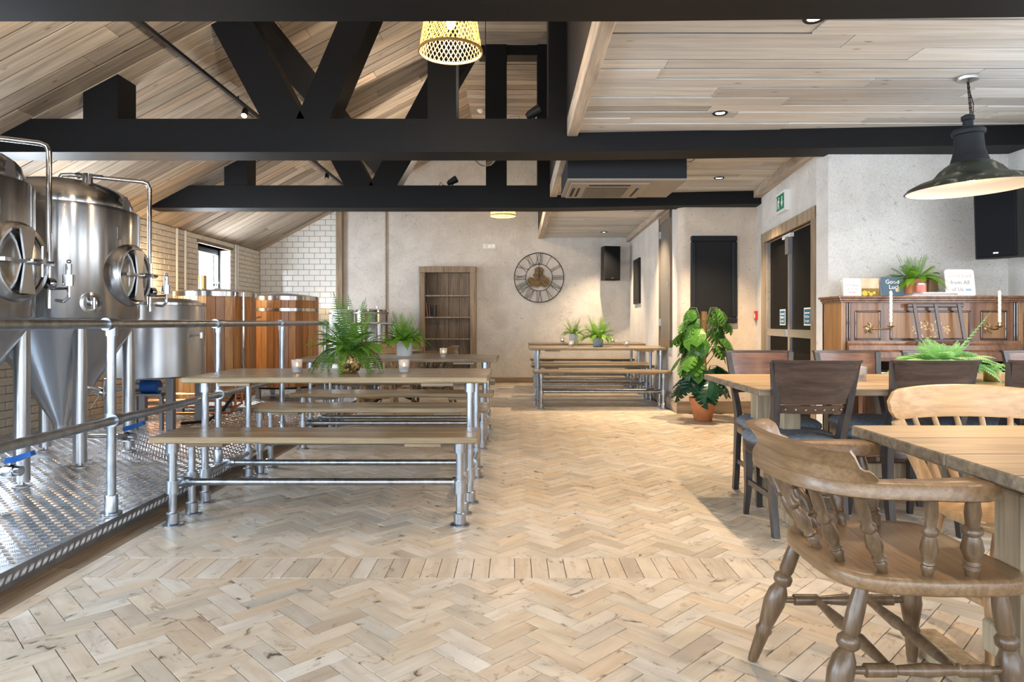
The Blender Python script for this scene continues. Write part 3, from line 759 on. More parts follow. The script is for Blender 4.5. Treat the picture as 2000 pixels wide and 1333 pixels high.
# raised bars of the plate: groups of five, turned by 90 degrees from group to group
V = []; F = []
def bar(cx, cy, a, l, wd, up):
    ca, sa = math.cos(a), math.sin(a); o = len(V)
    for u, v, h in ((-l, 0, 0), (0, -wd, 0), (l, 0, 0), (0, wd, 0), (-l*0.55, 0, 1), (l*0.55, 0, 1)):
        V.append(up(cx + u*ca - v*sa, cy + u*sa + v*ca, h*0.0022))
    F.extend([(o, o+1, o+4), (o+1, o+5, o+4), (o+1, o+2, o+5), (o+2, o+3, o+5), (o+3, o+4, o+5), (o+3, o, o+4)])
P = 0.048
iy = 0; y = 2.2
while y < 9.0:
    ix = 0; x = -4.45 if y > 3.6 else -3.4
    five = y < 5.2
    while x < -2.17:
        a = PI/4 if (ix+iy) % 2 else -PI/4
        for k in ((-2, -1, 0, 1, 2) if five else (-1, 1)):
            s = 0.0075 if five else 0.010
            bar(x - k*s*math.sin(a), y + k*s*math.cos(a), a, 0.016, 0.0024 if five else 0.005, lambda p, q, h: (p, q, 0.0801 + h))
        x += P; ix += 1
    y += P; iy += 1
y = 2.2; k2 = 0
while y < 9.0:
    a = PI/3.2
    for k in (-2, -1, 0, 1, 2): bar(y + k*0.0052, 0.04, a, 0.021, 0.0017, lambda p, q, h: (-2.147 + h, p, q))
    y += 0.045
me = bpy.data.meshes.new('tread_bars'); me.from_pydata(V, [], F); me.materials.append(M['tread_bar'])
tb = place('tread_bars', me, plat); tb['kind'] = 'stuff'

# ------------------------------------------------------------------ tube guard rail
def tee(mb, p, axis, r=0.034, l=0.05):
    a = Vector(axis)*l; p = Vector(p); mb.cyl(p-a, p+a, r, n=16); return mb
rail = thing('guard_rail', 'galvanised tube guard rail along the platform edge', 'railing', (-2.215, 0, 0.08))
def rail_post(par, y, x=0.0, z0=0.0, top=1.04, mid=0.515):
    mb = MB(); mb.cyl((x, y, z0), (x, y, z0+top), 0.0242, n=16)
    mb.lathe([(0.055, 0), (0.055, 0.008), (0.034, 0.012), (0.034, 0.10), (0.031, 0.105)], 20, (x, y, z0))
    tee(mb, (x, y, z0+top-0.035), (0, 0, 1), 0.032, 0.03)
    if mid: tee(mb, (x, y, z0+mid), (0, 0, 1), 0.032, 0.035)
    mb.build('post', M['galv'], par)
for y in (2.36, 3.72, 5.06, 6.45, 7.92): rail_post(rail, y)
MB().cyl((0, 1.4, 1.04), (0, 7.95, 1.04), 0.0242, n=16).build('top_rail', M['galv'], rail)
MB().cyl((0.03, 1.4, 0.515), (0.03, 7.95, 0.515), 0.0242, n=16).build('mid_rail', M['galv'], rail)
for y in (2.36, 3.72, 5.06, 6.45, 7.92):
    mb = MB(); tee(mb, (0, y, 1.04), (0, 1, 0), 0.034, 0.055); mb.build('tee_fitting', M['galv'], rail)
    mb = MB(); tee(mb, (0.03, y-0.012, 0.515), (0, 1, 0), 0.034, 0.028); mb.build('cross_fitting', M['galv'], rail)
r2 = thing('guard_rail', 'short galvanised guard rail at the far end of the platform', 'railing', (0, 10.75, 0))
rail_post(r2, 0, -2.14, 0.0, 1.11, 0.55); rail_post(r2, 0, -1.90, 0.0, 1.11, 0.55); rail_post(r2, 0, -2.62, 0.0, 1.11, 0.55)
MB().cyl((-2.65, 0, 1.11), (-1.88, 0, 1.11), 0.0242, n=14).build('top_rail', M['galv'], r2)
MB().cyl((-2.62, 0, 0.55), (-1.90, 0, 0.55), 0.0242, n=14).build('mid_rail', M['galv'], r2)

# ------------------------------------------------------------------ fermenters
def ferment(loc, label):
    t = thing('fermenter', label, 'tank', loc, 0, 'conical fermenters')      # origin on the deck at the axis
    z = lambda a: a - 0.08
    r = 0.53
    MB().lathe([(r-0.012, z(1.15)), (r, z(1.165)), (r, z(1.965)), (r-0.004, z(1.985)), (r-0.055, z(2.005))], 64, cap=False).build('body', M['steel'], t, 40)
    dome = [(r-0.05, z(2.0)), (r-0.045, z(2.03)), (r-0.06, z(2.06))]
    for k in range(1, 9):
        a = k/8*PI/2; dome.append(((r-0.06)*math.cos(a), z(2.06) + 0.17*math.sin(a)))
    MB().lathe(dome, 64, cap=False).build('dome', M['steel'], t, 40)
    MB().lathe([(r-0.012, z(1.15)), (r-0.02, z(1.13)), (0.06, z(0.36)), (0.055, z(0.30))], 64, cap=True).build('cone', M['steel_brushed'], t, 40)
    for sx in (-0.34, 0.34):
        for sy in (-0.31, 0.31):
            mb = MB(); mb.cyl((sx, sy, 0.035), (sx, sy, z(1.16)), 0.046, n=20)
            mb.cyl((sx, sy, 0.012), (sx, sy, 0.04), 0.016, n=10); mb.lathe([(0.055, 0), (0.055, 0.006), (0.02, 0.014)], 18, (sx, sy, 0))
            mb.build('leg', M['steel_brushed'], t)
    # manway on the aisle side
    Rx = Matrix.Rotation(PI/2, 3, 'Y'); mz = z(1.49)
    mw = MB().lathe([(0.255, r-0.16), (0.245, r-0.03), (0.235, r+0.03), (0.215, r+0.05), (0.195, r+0.045), (0.19, r+0.02)], 40, (0, 0, mz), Rx, False).build('manway', M['steel'], t, 50)
    MB().lathe([(0.186, r+0.02), (0.186, r+0.035), (0.13, r+0.05), (0.0, r+0.062)], 40, (0, 0, mz), Rx).build('manway_door', M['steel'], mw, 50)
    h = MB(); h.beam((r+0.075, -0.21, mz), (r+0.075, 0.21, mz), 0.035, 0.02); h.prism([(-0.06, -0.19), (0.06, -0.19), (0.025, 0.0), (0.06, 0.19), (-0.06, 0.19), (-0.025, 0.0)], r+0.064, r+0.076, lambda u, v, w_: (w_, u, mz+v))
    h.build('clamp_arm', M['steel_brushed'], mw, 30)
    h = MB(); h.cyl((r+0.06, 0, mz), (r+0.17, 0, mz), 0.018, n=12); h.cyl((r+0.16, -0.09, mz), (r+0.16, 0.09, mz), 0.008, n=8); h.cyl((r+0.16, 0, mz-0.09), (r+0.16, 0, mz+0.09), 0.008, n=8)
    h.build('hand_wheel', M['chrome'], mw)
    # name plate, thermometer well and sample port
    a = -0.25; MB().box(0.002, 0.008, -0.02, 0.02, -0.045, 0.045, 0.002).build('gauge_plate', M['dark_steel'], t, None, ((r)*math.cos(a), r*math.sin(a), z(1.80)), (0, 0, a))
    a = math.atan2(-0.60, 0.80)
    d = Vector((math.cos(a), math.sin(a), 0)); R = d.to_track_quat('Z', 'Y').to_matrix()
    sp = MB().lathe([(0.078, r-0.02), (0.076, r+0.006), (0.055, r+0.012), (0.05, r-0.0)], 28, (0, 0, z(1.27)), R, False).build('sample_port', M['steel'], t, 50)
    mb = MB(); mb.cyl(d*(r-0.02)+Vector((0,0,z(1.27))), d*(r+0.05)+Vector((0,0,z(1.27))), 0.02, n=14)
    mb.cyl(d*(r+0.05)+Vector((0,0,z(1.27)-0.04)), d*(r+0.05)+Vector((0,0,z(1.27)+0.035)), 0.014, n=10); mb.build('sample_valve', M['chrome'], sp)
    # vent pipe over the dome and down the side
    pz = z(2.275); ex, ey = 0.50, 0.33
    pts = [(-0.02, -0.012, z(2.2)), (-0.02, -0.012, pz-0.05), (0.0, 0.0, pz-0.008), (0.05, 0.033, pz)]
    pts += [(ex-0.045, ey-0.03, pz), (ex-0.012, ey-0.008, pz-0.012), (ex, ey, pz-0.05), (ex, ey, z(1.22))]
    vp = MB().tube(pts, 0.0165, 12).build('vent_pipe', M['chrome'], t, 60)
    mb = MB()
    for p in ((-0.02, -0.012, z(2.22)), (ex, ey, z(1.36)), (0.09, 0.06, pz)): mb.sphere(p, 0.026, 12, 8)
    mb.build('pipe_clamp', M['chrome'], vp)
    # pressure gauge and relief valve at the foot of the pipe
    g = MB(); g.cyl((ex, ey, z(1.345)), (ex+0.16, ey-0.06, z(1.345)), 0.009, n=8)
    g.cyl((ex+0.075, ey-0.075, z(1.375)), (ex+0.062, ey-0.115, z(1.375)), 0.036, n=20); g.build('pressure_gauge', M['chrome'], vp)
    g = MB(); cx, cy = ex+0.17, ey-0.065
    g.tube([(ex+0.06, ey-0.02, z(1.27)), (cx-0.03, cy, z(1.262)), (cx, cy, z(1.29)), (cx, cy, z(1.40))], 0.011, 8)
    g.cyl((cx, cy, z(1.36)), (cx, cy, z(1.43)), 0.036, n=16); g.cyl((cx, cy, z(1.43)), (cx, cy, z(1.50)), 0.018, n=12); g.sphere((cx, cy, z(1.515)), 0.014)
    g.build('relief_valve', M['chrome'], vp)
    # hop port clamp on the dome, lifting eye
    mb = MB(); mb.cyl((0.30, -0.16, z(2.13)), (0.30, -0.16, z(2.24)), 0.035, n=16); mb.beam((0.22, -0.18, z(2.235)), (0.40, -0.14, z(2.225)), 0.02, 0.016)
    mb.build('hop_port', M['chrome'], t)
    mb = MB(); mb.prism([(-0.05, 0), (0.05, 0), (0.02, 0.11), (-0.02, 0.11)], -0.006, 0.006, lambda u, v, w_: (r-0.05+w_, 0.02+u, z(1.99)+v)); mb.build('lifting_eye', M['dark_steel'], t, None)
    # outlet pipe with blue lever valve
    op = MB().tube([(0, 0, z(0.32)), (0, 0, z(0.27)), (0.03, -0.005, z(0.25)), (0.50, -0.01, z(0.25))], 0.018, 10).build('outlet_pipe', M['chrome'], t)
    mb = MB(); mb.cyl((0.45, -0.01, z(0.25)), (0.57, -0.01, z(0.25)), 0.030, n=14); mb.cyl((0.475, -0.01, z(0.25)), (0.535, -0.01, z(0.25)), 0.038, n=8); mb.cyl((0.50, -0.01, z(0.25)), (0.50, -0.01, z(0.30)), 0.012, n=10); mb.build('ball_valve', M['chrome'], op)
    MB().prism([(0.0, 0), (0.0, 0.030), (0.03, 0.036), (0.15, 0.072), (0.158, 0.046), (0.05, 0.004)], -0.030, 0.010, lambda u, v, w_: (0.485+u, w_, z(0.297)+v)).build('lever', M['blue'], op, None)
    rk = MB(); rk.cyl((0.20, -0.03, z(0.64)), (0.38, -0.06, z(0.58)), 0.016, n=10); rk.cyl((0.30, -0.045, z(0.607)), (0.345, -0.053, z(0.595)), 0.03, n=14)
    rk.cyl((0.36, -0.055, z(0.60)), (0.36, -0.055, z(0.68)), 0.008, n=8); rk.beam((0.33, -0.05, z(0.59)), (0.28, -0.10, z(0.48)), 0.012, 0.006)
    rk.build('racking_valve', M['chrome'], t)
    return t
f1 = ferment((-3.49, 4.02, 0.08), 'polished conical fermenter at the left edge, cut off by the frame')
f2 = ferment((-3.49, 5.22, 0.08), 'polished conical fermenter in full view with a vent pipe over its dome')

# ------------------------------------------------------------------ kettle
k = thing('kettle', 'brushed steel kettle on square legs beside the first wooden barrel', 'tank', (-3.66, 6.92, 0.08))
MB().lathe([(0.44, 0.50), (0.46, 0.515), (0.46, 1.23), (0.455, 1.245), (0.36, 1.285), (0.30, 1.29)], 56).build('body', M['steel_brushed'], k, 40)
MB().lathe([(0.462, 1.215), (0.472, 1.22), (0.472, 1.245), (0.458, 1.25)], 56, cap=False).build('rim', M['steel'], k, 40)
for sx in (-0.30, 0.30):
    for sy in (-0.30, 0.30): MB().box(sx-0.035, sx+0.035, sy-0.035, sy+0.035, 0, 0.505, 0.004).build('leg', M['dark_steel'], k, None)
mb = MB(); mb.cyl((0.44, -0.12, 0.92), (0.54, -0.15, 0.92), 0.01, n=8); mb.cyl((0.53, -0.15, 0.89), (0.53, -0.15, 0.95), 0.014, n=8); mb.build('tap', M['chrome'], k)
MB().beam((-0.3, -0.3, 0.4), (0.3, -0.3, 0.4), 0.03, 0.03).build('leg_brace', M['dark_steel'], k, None)
pump = thing('pump', 'small blue pump on the deck under the steel kettle', 'pump', (-3.62, 6.75, 0.08))
mb = MB(); mb.cyl((-0.02, -0.12, 0.42), (0.14, -0.12, 0.42), 0.065, n=18); mb.build('motor', M['blue'], pump)
mb = MB(); mb.cyl((-0.10, -0.12, 0.42), (-0.02, -0.12, 0.42), 0.05, n=18); mb.cyl((-0.06, -0.12, 0.42), (-0.06, -0.12, 0.50), 0.02, n=10); mb.build('pump_head', M['dark_steel'], pump)
mb = MB(); mb.box(-0.12, 0.2, -0.2, -0.04, 0.335, 0.355); mb.box(-0.1, -0.07, -0.14, -0.1, 0, 0.34); mb.box(0.15, 0.18, -0.14, -0.1, 0, 0.34); mb.build('bracket', M['dark_steel'], pump, None)
cp = thing('pipework', 'bent copper pipes low on the brick wall under the kettle', 'pipes', (-3.3, 7.35, 0.08))
for i in range(4):
    MB().tube([(-0.9, 0.1*i, 0.06+0.06*i), (0.20+0.03*i, 0.1*i, 0.06+0.06*i), (0.27+0.03*i, 0.1*i, 0.10+0.06*i), (0.27+0.03*i, 0.1*i, 0.40)], 0.014, 8).build('pipe', M['copper'], cp)
hose = MB().tube([(-3.05, 7.45, 0.62), (-3.02, 7.40, 0.48), (-3.04, 7.32, 0.33), (-3.10, 7.2, 0.2), (-3.2, 7.05, 0.10), (-3.4, 6.9, 0.098)], 0.016, 8).build('hose', M['matt_black'])
tag(hose, 'black rubber hose curling down to the deck behind the kettle', 'hose')

# ------------------------------------------------------------------ wooden clad vessels
def barrel(loc, label, hoops, z0=0.16, z1=1.41, r=0.46):
    t = thing('wooden_vat', label, 'vat', loc, 0, 'timber clad brewing vats')
    n = 30; wv = 2*PI/n
    MB().lathe([(r-0.02, z0+0.01), (r-0.02, z1-0.03)], 48).build('core', M['dark_steel'], t)
    prof = [(-math.sin(wv/2)*(r)+0.0028, 0), (math.sin(wv/2)*r-0.0028, 0), (math.sin(wv/2)*(r-0.02), -0.022), (-math.sin(wv/2)*(r-0.02), -0.022)]
    ap = r*math.cos(wv/2)
    me = MB().prism(prof, z0, z1-0.05, lambda u, v, w_: (ap+v, u, w_)).mesh('stave', M['stave'])
    for i in range(n): place('stave', me, t, (0, 0, 0), (0, 0, wv*i))
    MB().lathe([(r+0.004, z1-0.055), (r+0.006, z1), (r-0.03, z1+0.012), (0.30, z1+0.03), (0.12, z1+0.05), (0.0, z1+0.05)], 56).build('lid', M['steel'], t)
    for hz in hoops: MB().lathe([(r-0.002, hz), (r+0.005, hz+0.003), (r+0.005, hz+0.045), (r-0.002, hz+0.048)], 56, cap=False).build('hoop', M['steel'], t)
    for sx in (-0.28, 0.28):
        for sy in (-0.28, 0.28): MB().box(sx-0.03, sx+0.03, sy-0.03, sy+0.03, 0, z0+0.02, 0.003).build('leg', M['dark_steel'], t, None)
    MB().lathe([(r-0.05, z0-0.03), (r-0.05, z0+0.012)], 40).build('base_ring', M['matt_black'], t)
    return t
b1 = barrel((-3.63, 8.22, 0.08), 'timber clad vat with a plain steel rim beside the kettle', [])
b2 = barrel((-3.27, 9.66, 0.08), 'orange timber clad vat with a steel hoop below its rim', [1.20])
mb = MB(); mb.cyl((0.40, -0.24, 1.02), (0.40, -0.34, 1.02), 0.012, n=8); mb.tube([(-0.22, -0.43, 1.04), (-0.24, -0.50, 1.05), (-0.235, -0.52, 1.10), (-0.20, -0.52, 1.12), (-0.16, -0.52, 1.12)], 0.012, 8)
mb.build('tap', M['dark_steel'], b2)
mb = MB(); mb.cyl((0.15, -0.35, 1.47), (0.15, -0.35, 1.50), 0.02, n=10); mb.beam((0.09, -0.36, 1.51), (0.21, -0.34, 1.51), 0.015, 0.012); mb.build('lid_handle', M['chrome'], b1)
mb = MB(); mb.cyl((-0.18, 0.05, 1.45), (-0.18, 0.05, 1.62), 0.045, n=16); mb.build('vent_stack', M['brass'], b1)
MB().cyl((0.455, -0.30, 0.3), (0.455, -0.30, 1.4), 0.018, n=10).build('sight_tube', M['chrome'], b1)

# steel serving tanks near the end wall
def serving(loc, r, h, label, mat):
    t = thing('serving_tank', label, 'tank', loc, 0, 'steel serving tanks')
    MB().lathe([(r-0.03, 0.22), (r, 0.25), (r, h-0.04), (r-0.02, h), (r*0.5, h+0.02), (0, h+0.025)], 40).build('body', M[mat], t)
    MB().lathe([(r+0.001, h-0.07), (r+0.007, h-0.065), (r+0.007, h-0.045), (r+0.001, h-0.04)], 40, cap=False).build('rim', M['dark_steel'], t)
    for a in (0.5, 2.2, 3.6, 5.2): MB().cyl((0.8*r*math.cos(a), 0.8*r*math.sin(a), 0), (0.8*r*math.cos(a), 0.8*r*math.sin(a), 0.25), 0.022, n=10).build('leg', M['dark_steel'], t)
    mb = MB(); mb.cyl((0.1, 0, h+0.015), (0.1, 0, h+0.07), 0.012, n=8); mb.build('vent', M['chrome'], t)
    return t
serving((-3.05, 12.05, 0), 0.24, 1.345, 'slim white steel serving tank behind the large table fern', 'white_pot')
serving((-2.49, 11.75, 0), 0.30, 1.345, 'dull steel serving tank behind the white fern pot', 'steel')
# ------------------------------------------------------------------ tube and plank tables, benches
def pipe_leg(mb, x, y, h, tee_z):
    mb.cyl((x, y, 0), (x, y, h), 0.0215, n=14)
    mb.lathe([(0.055, 0), (0.055, 0.007), (0.034, 0.013), (0.034, 0.068), (0.030, 0.073)], 18, (x, y, 0))
    mb.cyl((x, y, h-0.06), (x, y, h), 0.033, n=14); mb.cyl((x, y, tee_z-0.036), (x, y, tee_z+0.036), 0.033, n=14)
def pipe_furniture(name, label, cat, group, Lx, Wy, H, nb, lx, ly, tz):
    t = thing(name, label, cat, (0,0,0), 0, group)
    th = 0.036; bw = Wy/nb
    for i in range(nb):
        e = rnd.uniform(-0.006, 0.006)
        side_mat(MB().box(-Lx/2+e, Lx/2+e, -bw/2+0.001, bw/2-0.001, 0, th, 0.006).build('board', M['scaffold'], t, None, (0, -Wy/2+bw*(i+0.5), H-th)), M['raw_edge'])
    for sx in (-1, 1):
        for sy in (-1, 1):
            mb = MB(); pipe_leg(mb, sx*lx, sy*ly, H-th, tz); mb.build('leg', M['galv'], t)
        mb = MB(); mb.cyl((sx*lx, -ly, tz), (sx*lx, ly, tz), 0.0195, n=12); mb.cyl((sx*lx, -0.03, tz), (sx*lx, 0.03, tz), 0.03, n=14); mb.build('crossbar', M['galv'], t)
        MB().box(-0.10, 0.10, -Wy/2+0.02, Wy/2-0.02, 0, 0.02, 0.002).build('batten', M['scaffold'], t, None, (sx*(lx-0.20), 0, H-th-0.02))
    mb = MB(); mb.cyl((-lx, 0, tz), (lx, 0, tz), 0.0205, n=14)
    for sx in (-1, 1): mb.cyl((sx*lx, 0, tz), (sx*(lx-0.05), 0, tz), 0.029, n=14)
    mb.build('foot_rail', M['galv'], t)
    return t
TBL = dict(Lx=1.89, Wy=0.84, H=0.79, nb=4, lx=0.83, ly=0.345, tz=0.18)
BEN = dict(Lx=1.80, Wy=0.37, H=0.50, nb=2, lx=0.80, ly=0.112, tz=0.215)
XL, XR = -1.11, 1.145
tb1 = pipe_furniture('plank_table', 'plank and tube table nearest the viewer with the gold-potted fern', 'table', 'tube-legged plank tables', **TBL); tb1.location = (XL, 4.59, 0)
bn1 = pipe_furniture('plank_bench', 'plank and tube bench nearest the viewer on the left', 'bench', 'tube-legged plank benches', **BEN); bn1.location = (XL+0.005, 3.885, 0)
dup(tb1, (XL, 6.77, 0), PI, 'plank and tube table with the white-potted fern', 'tube-legged plank tables')
dup(tb1, (XR, 9.50, 0), 0, 'plank and tube table with the grey-potted fern by the grey hatch', 'tube-legged plank tables')
dup(tb1, (XR+0.03, 11.28, 0), PI, 'plank and tube table nearest the end wall below the clock', 'tube-legged plank tables')
for x, y, rz, lab in ((XL+0.01, 5.16, PI, 'plank bench on the far side of the gold-potted fern table'), (XL+0.02, 6.16, 0, 'plank bench on the near side of the white-potted fern table'),
                      (XL, 7.36, PI, 'plank bench on the far side of the white-potted fern table'), (XR, 8.96, 0, 'plank bench in front of the grey-potted fern table'),
                      (XR, 10.07, PI, 'plank bench just behind the grey-potted fern table'), (XR+0.03, 10.72, 0, 'plank bench in front of the table below the clock'),
                      (XR+0.03, 11.87, PI, 'plank bench against the end wall below the clock')):
    dup(bn1, (x, y, 0), rz, lab, 'tube-legged plank benches')

# ------------------------------------------------------------------ ferns
def frond_mesh(Lf, rise, droop, wid, n, mat, curl=0.0):
    mb = MB(); pts = []
    for i in range(n+1):
        t = i/n; pts.append(Vector((Lf*t*(1-0.18*t), curl*t*t, rise*t - droop*t*t)))
    mb.tube([pts[i] for i in range(0, n+1, 3)] + ([pts[n]] if n % 3 else []), 0.0014, 3)
    for i in range(2, n+1):
        t = i/n; p = pts[i]; d = (pts[i]-pts[i-1]).normalized(); side = Vector((-d.y, d.x, 0))
        if side.length < 1e-3: side = Vector((0, 1, 0))
        side.normalize(); l = wid*math.sin(PI*min(1, t*0.86+0.12))**0.75 * (1.0 if t < 0.9 else 0.75); w_ = Lf/n*0.46
        for s in (-1, 1):
            tip = p + side*s*l + d*l*0.38 + Vector((0, 0, -l*0.18)); mid = p + side*s*l*0.45 + d*l*0.10
            mb.add([p - d*w_*0.5, mid - d*w_*0.9 + Vector((0,0,0.001)), tip, mid + d*w_*0.9, p + d*w_*0.5], [(0, 1, 2, 3, 4)])
    return mb.mesh('frond', mat)
def fern(label, loc, pot, mat, size, count, kinds, soil_r, soil_z, group='potted ferns', up=1.0, parent_name='potted_fern'):
    t = thing(parent_name, label, 'plant', loc, 0, group)
    pot(t)
    MB().lathe([(soil_r, soil_z-0.01), (soil_r, soil_z), (0, soil_z+0.006)], 20).build('soil', M['soil'], t)
    ms = [frond_mesh(size*a, size*b_*up, size*c, size*0.145, 24, M[mat], size*d) for a, b_, c, d in kinds]
    for i in range(count):
        a = i*2.39996 + rnd.uniform(-0.3, 0.3); q = i/count
        m = ms[int(q*len(ms)*0.999)]
        o = place('frond', m, t, (0.5*soil_r*math.cos(a)*rnd.random(), 0.5*soil_r*math.sin(a)*rnd.random(), soil_z), (rnd.uniform(-0.15, 0.15), rnd.uniform(-0.12, 0.12), a))
        s = rnd.uniform(0.78, 1.08); o.scale = (s, s, s)
    return t
KN = [(0.40, 1.15, 0.15, 0.05), (0.62, 0.98, 0.35, -0.06), (0.82, 0.86, 0.55, 0.08), (0.98, 0.78, 0.75, -0.05), (1.05, 0.64, 0.80, 0.06)]
def pot_gold(t): MB().lathe([(0.045, 0), (0.062, 0.008), (0.080, 0.045), (0.082, 0.08), (0.070, 0.125), (0.062, 0.142), (0.056, 0.142), (0.062, 0.12), (0.06, 0.10)], 36, cap=True).build('pot', M['gold_pot'], t, 60)
def pot_white(t): MB().lathe([(0.070, 0), (0.074, 0.006), (0.084, 0.155), (0.079, 0.155), (0.076, 0.12)], 36).build('pot', M['white_pot'], t, 50)
def pot_grey(t): MB().lathe([(0.055, 0), (0.068, 0.01), (0.075, 0.07), (0.072, 0.13), (0.067, 0.13), (0.066, 0.10)], 32).build('pot', M['grey_pot'], t, 50)
def pot_terra(t): MB().lathe([(0.06, 0), (0.083, 0.11), (0.09, 0.112), (0.09, 0.14), (0.084, 0.14), (0.08, 0.11)], 28).build('pot', M['terracotta'], t, 40)
fern('large fern in a mottled gold round pot on the nearest plank table', (-1.125, 4.62, 0.79), pot_gold, 'fern_dark', 0.37, 76, KN[:4]+[(0.9, 0.55, 1.0, 0.1)], 0.055, 0.125, up=1.05)
fern('bright fern in a white cylinder pot on the second plank table', (-1.115, 6.86, 0.79), pot_white, 'fern', 0.31, 84, KN, 0.075, 0.13)
fern('fern in a grey-green pot on the plank table by the grey hatch', (1.16, 9.42, 0.79), pot_grey, 'fern', 0.33, 60, KN, 0.065, 0.11)
fern('fern in a white pot on the plank table below the clock', (0.98, 11.2, 0.79), pot_white, 'fern', 0.30, 36, KN, 0.075, 0.13)
fern('dark green fern in a terracotta pot on top of the piano', (3.24, 5.50, 1.34), pot_terra, 'fern', 0.27, 66, KN, 0.078, 0.115, up=0.85)
def pot_low(t): MB().lathe([(0.07, 0), (0.08, 0.01), (0.085, 0.09), (0.080, 0.09), (0.078, 0.07)], 28).build('pot', M['white_pot'], t, 50)
fp = fern('pale trailing fern in a low pot on the pub table', (2.56, 4.05, 0.78), pot_low, 'fern_pale', 0.34, 100, [(0.35, 0.66, 0.2, 0.05), (0.6, 0.62, 0.35, -0.06), (0.85, 0.55, 0.42, 0.08), (1.1, 0.52, 0.62, -0.05)], 0.078, 0.08)
lf = place('frond', frond_mesh(0.30, 0.36, 0.03, 0.04, 18, M['fern_pale'], -0.03), fp, (0, 0, 0.08), (0, 0, -0.15))
# small trailing plant in a brass pot
t = thing('potted_plant', 'small pale trailing plant in a brass pot on the pub table', 'plant', (2.835, 4.02, 0.78))
MB().lathe([(0.040, 0), (0.044, 0.004), (0.046, 0.066), (0.042, 0.066), (0.040, 0.05)], 28).build('pot', M['brass'], t, 50)
MB().lathe([(0.040, 0.045), (0.040, 0.052), (0, 0.056)], 16).build('soil', M['soil'], t)
ms = [frond_mesh(0.08, 0.10, 0.05, 0.018, 9, M['fern_pale'], 0.02), frond_mesh(0.10, 0.08, 0.09, 0.018, 9, M['fern_pale'], -0.02)]
for i in range(22): place('frond', ms[i % 2], t, (0.012*math.cos(i*2.4), 0.012*math.sin(i*2.4), 0.052), (0, 0, i*2.4))

# ------------------------------------------------------------------ monstera
def monstera_leaf(split, mat):
    mb = MB(); n = 6
    ys = [0.0, 0.12, 0.26, 0.42, 0.58, 0.74, 1.0]; ws = [0.30, 0.50, 0.54, 0.50, 0.42, 0.28, 0.0]
    def P(x, y): return (y*1.0 - (0.12 if abs(x) > 0.2 and y < 0.15 else 0), x, -0.55*x*x - 0.38*y*y + 0.05*y)
    for s in (-1, 1):
        for i in range(n):
            g = 0.030 if split else 0.0
            a0, a1 = ys[i], ys[i+1]; w0, w1 = ws[i], ws[i+1]
            fwd = 0.10
            inner = [P(0, a0), P(0, a1)]
            k = 0.45
            m0, m1 = P(s*w0*k, a0+fwd*k*0.6), P(s*w1*k, a1+fwd*k*0.6)
            e0, e1 = P(s*w0, a0+fwd+(g if i else 0)), P(s*w1, a1+fwd*(1 if i < n-1 else 0)-g*(1 if i < n-1 else 0))
            vs = [inner[0], inner[1], m1, e1, e0, m0]
            if s < 0: vs = vs[::-1]
            c = [sum(v[q] for v in vs)/6 for q in range(3)]
            mb.add(vs, [tuple(range(6))])
    return mb.mesh('leaf', mat)
t = thing('monstera', 'tall variegated monstera climbing a moss pole in a terracotta pot', 'plant', (2.17, 7.80, 0))
MB().lathe([(0.095, 0), (0.10, 0.005), (0.145, 0.215), (0.155, 0.217), (0.157, 0.265), (0.147, 0.265), (0.14, 0.22)], 36).build('pot', M['terracotta'], t, 40)
MB().lathe([(0.14, 0.22), (0.14, 0.235), (0, 0.245)], 20).build('soil', M['soil'], t)
MB().tube([(0.0, 0, 0.2), (0.01, 0, 0.5), (-0.005, 0, 0.85), (0.01, 0, 1.255)], 0.036, 14).build('moss_pole', M['rope'], t, 60)
lm = [monstera_leaf(True, M['monstera']), monstera_leaf(False, M['monstera']), monstera_leaf(True, M['monstera_dark'])]
LV = []
for i in range(54):
    z = 0.40 + 0.88*(i/53)
    side = rnd.random()
    a = rnd.uniform(PI*0.70, PI*1.32) if side < 0.62 else rnd.uniform(-0.55, 0.45)
    if i % 4 == 0 and z < 0.62: a = -PI/2 + rnd.uniform(-0.6, 0.6)
    reach = rnd.uniform(0.10, 0.28)*(1.0 if z < 1.0 else 0.75)*(1.0 if math.cos(a) < 0 or z > 0.7 else 0.6)
    LV.append((a, z, reach, rnd.uniform(0.20, 0.30)*(0.75 if z > 1.1 else 1)))
LV += [(-0.05, 1.30, 0.16, 0.13), (0.2, 1.26, 0.22, 0.14), (0.05, 1.12, 0.27, 0.15), (2.6, 1.30, 0.14, 0.16), (3.6, 1.27, 0.17, 0.17), (-0.2, 0.88, 0.25, 0.18)]
for a, z, reach, s in LV:
    if -1.2 < a < -0.0 and False: continue
    bz = max(0.25, z-0.18); px, py = reach*math.cos(a), reach*math.sin(a)
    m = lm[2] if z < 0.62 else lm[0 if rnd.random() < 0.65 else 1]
    if py > 0.3: py = 0.3
    o = place('leaf', m, t, (px, py, z), (rnd.uniform(-0.5, 0.5), rnd.uniform(0.35, 1.1), a + rnd.uniform(-0.35, 0.35))); o.scale = (s, s*0.95, s)
    MB().tube([(0.02*math.cos(a), 0.02*math.sin(a), bz), (px*0.55, py*0.55, z+0.02-0.02), (px, py, z)], [0.006, 0.005, 0.004], 5).build('stem', M['stem'], t)

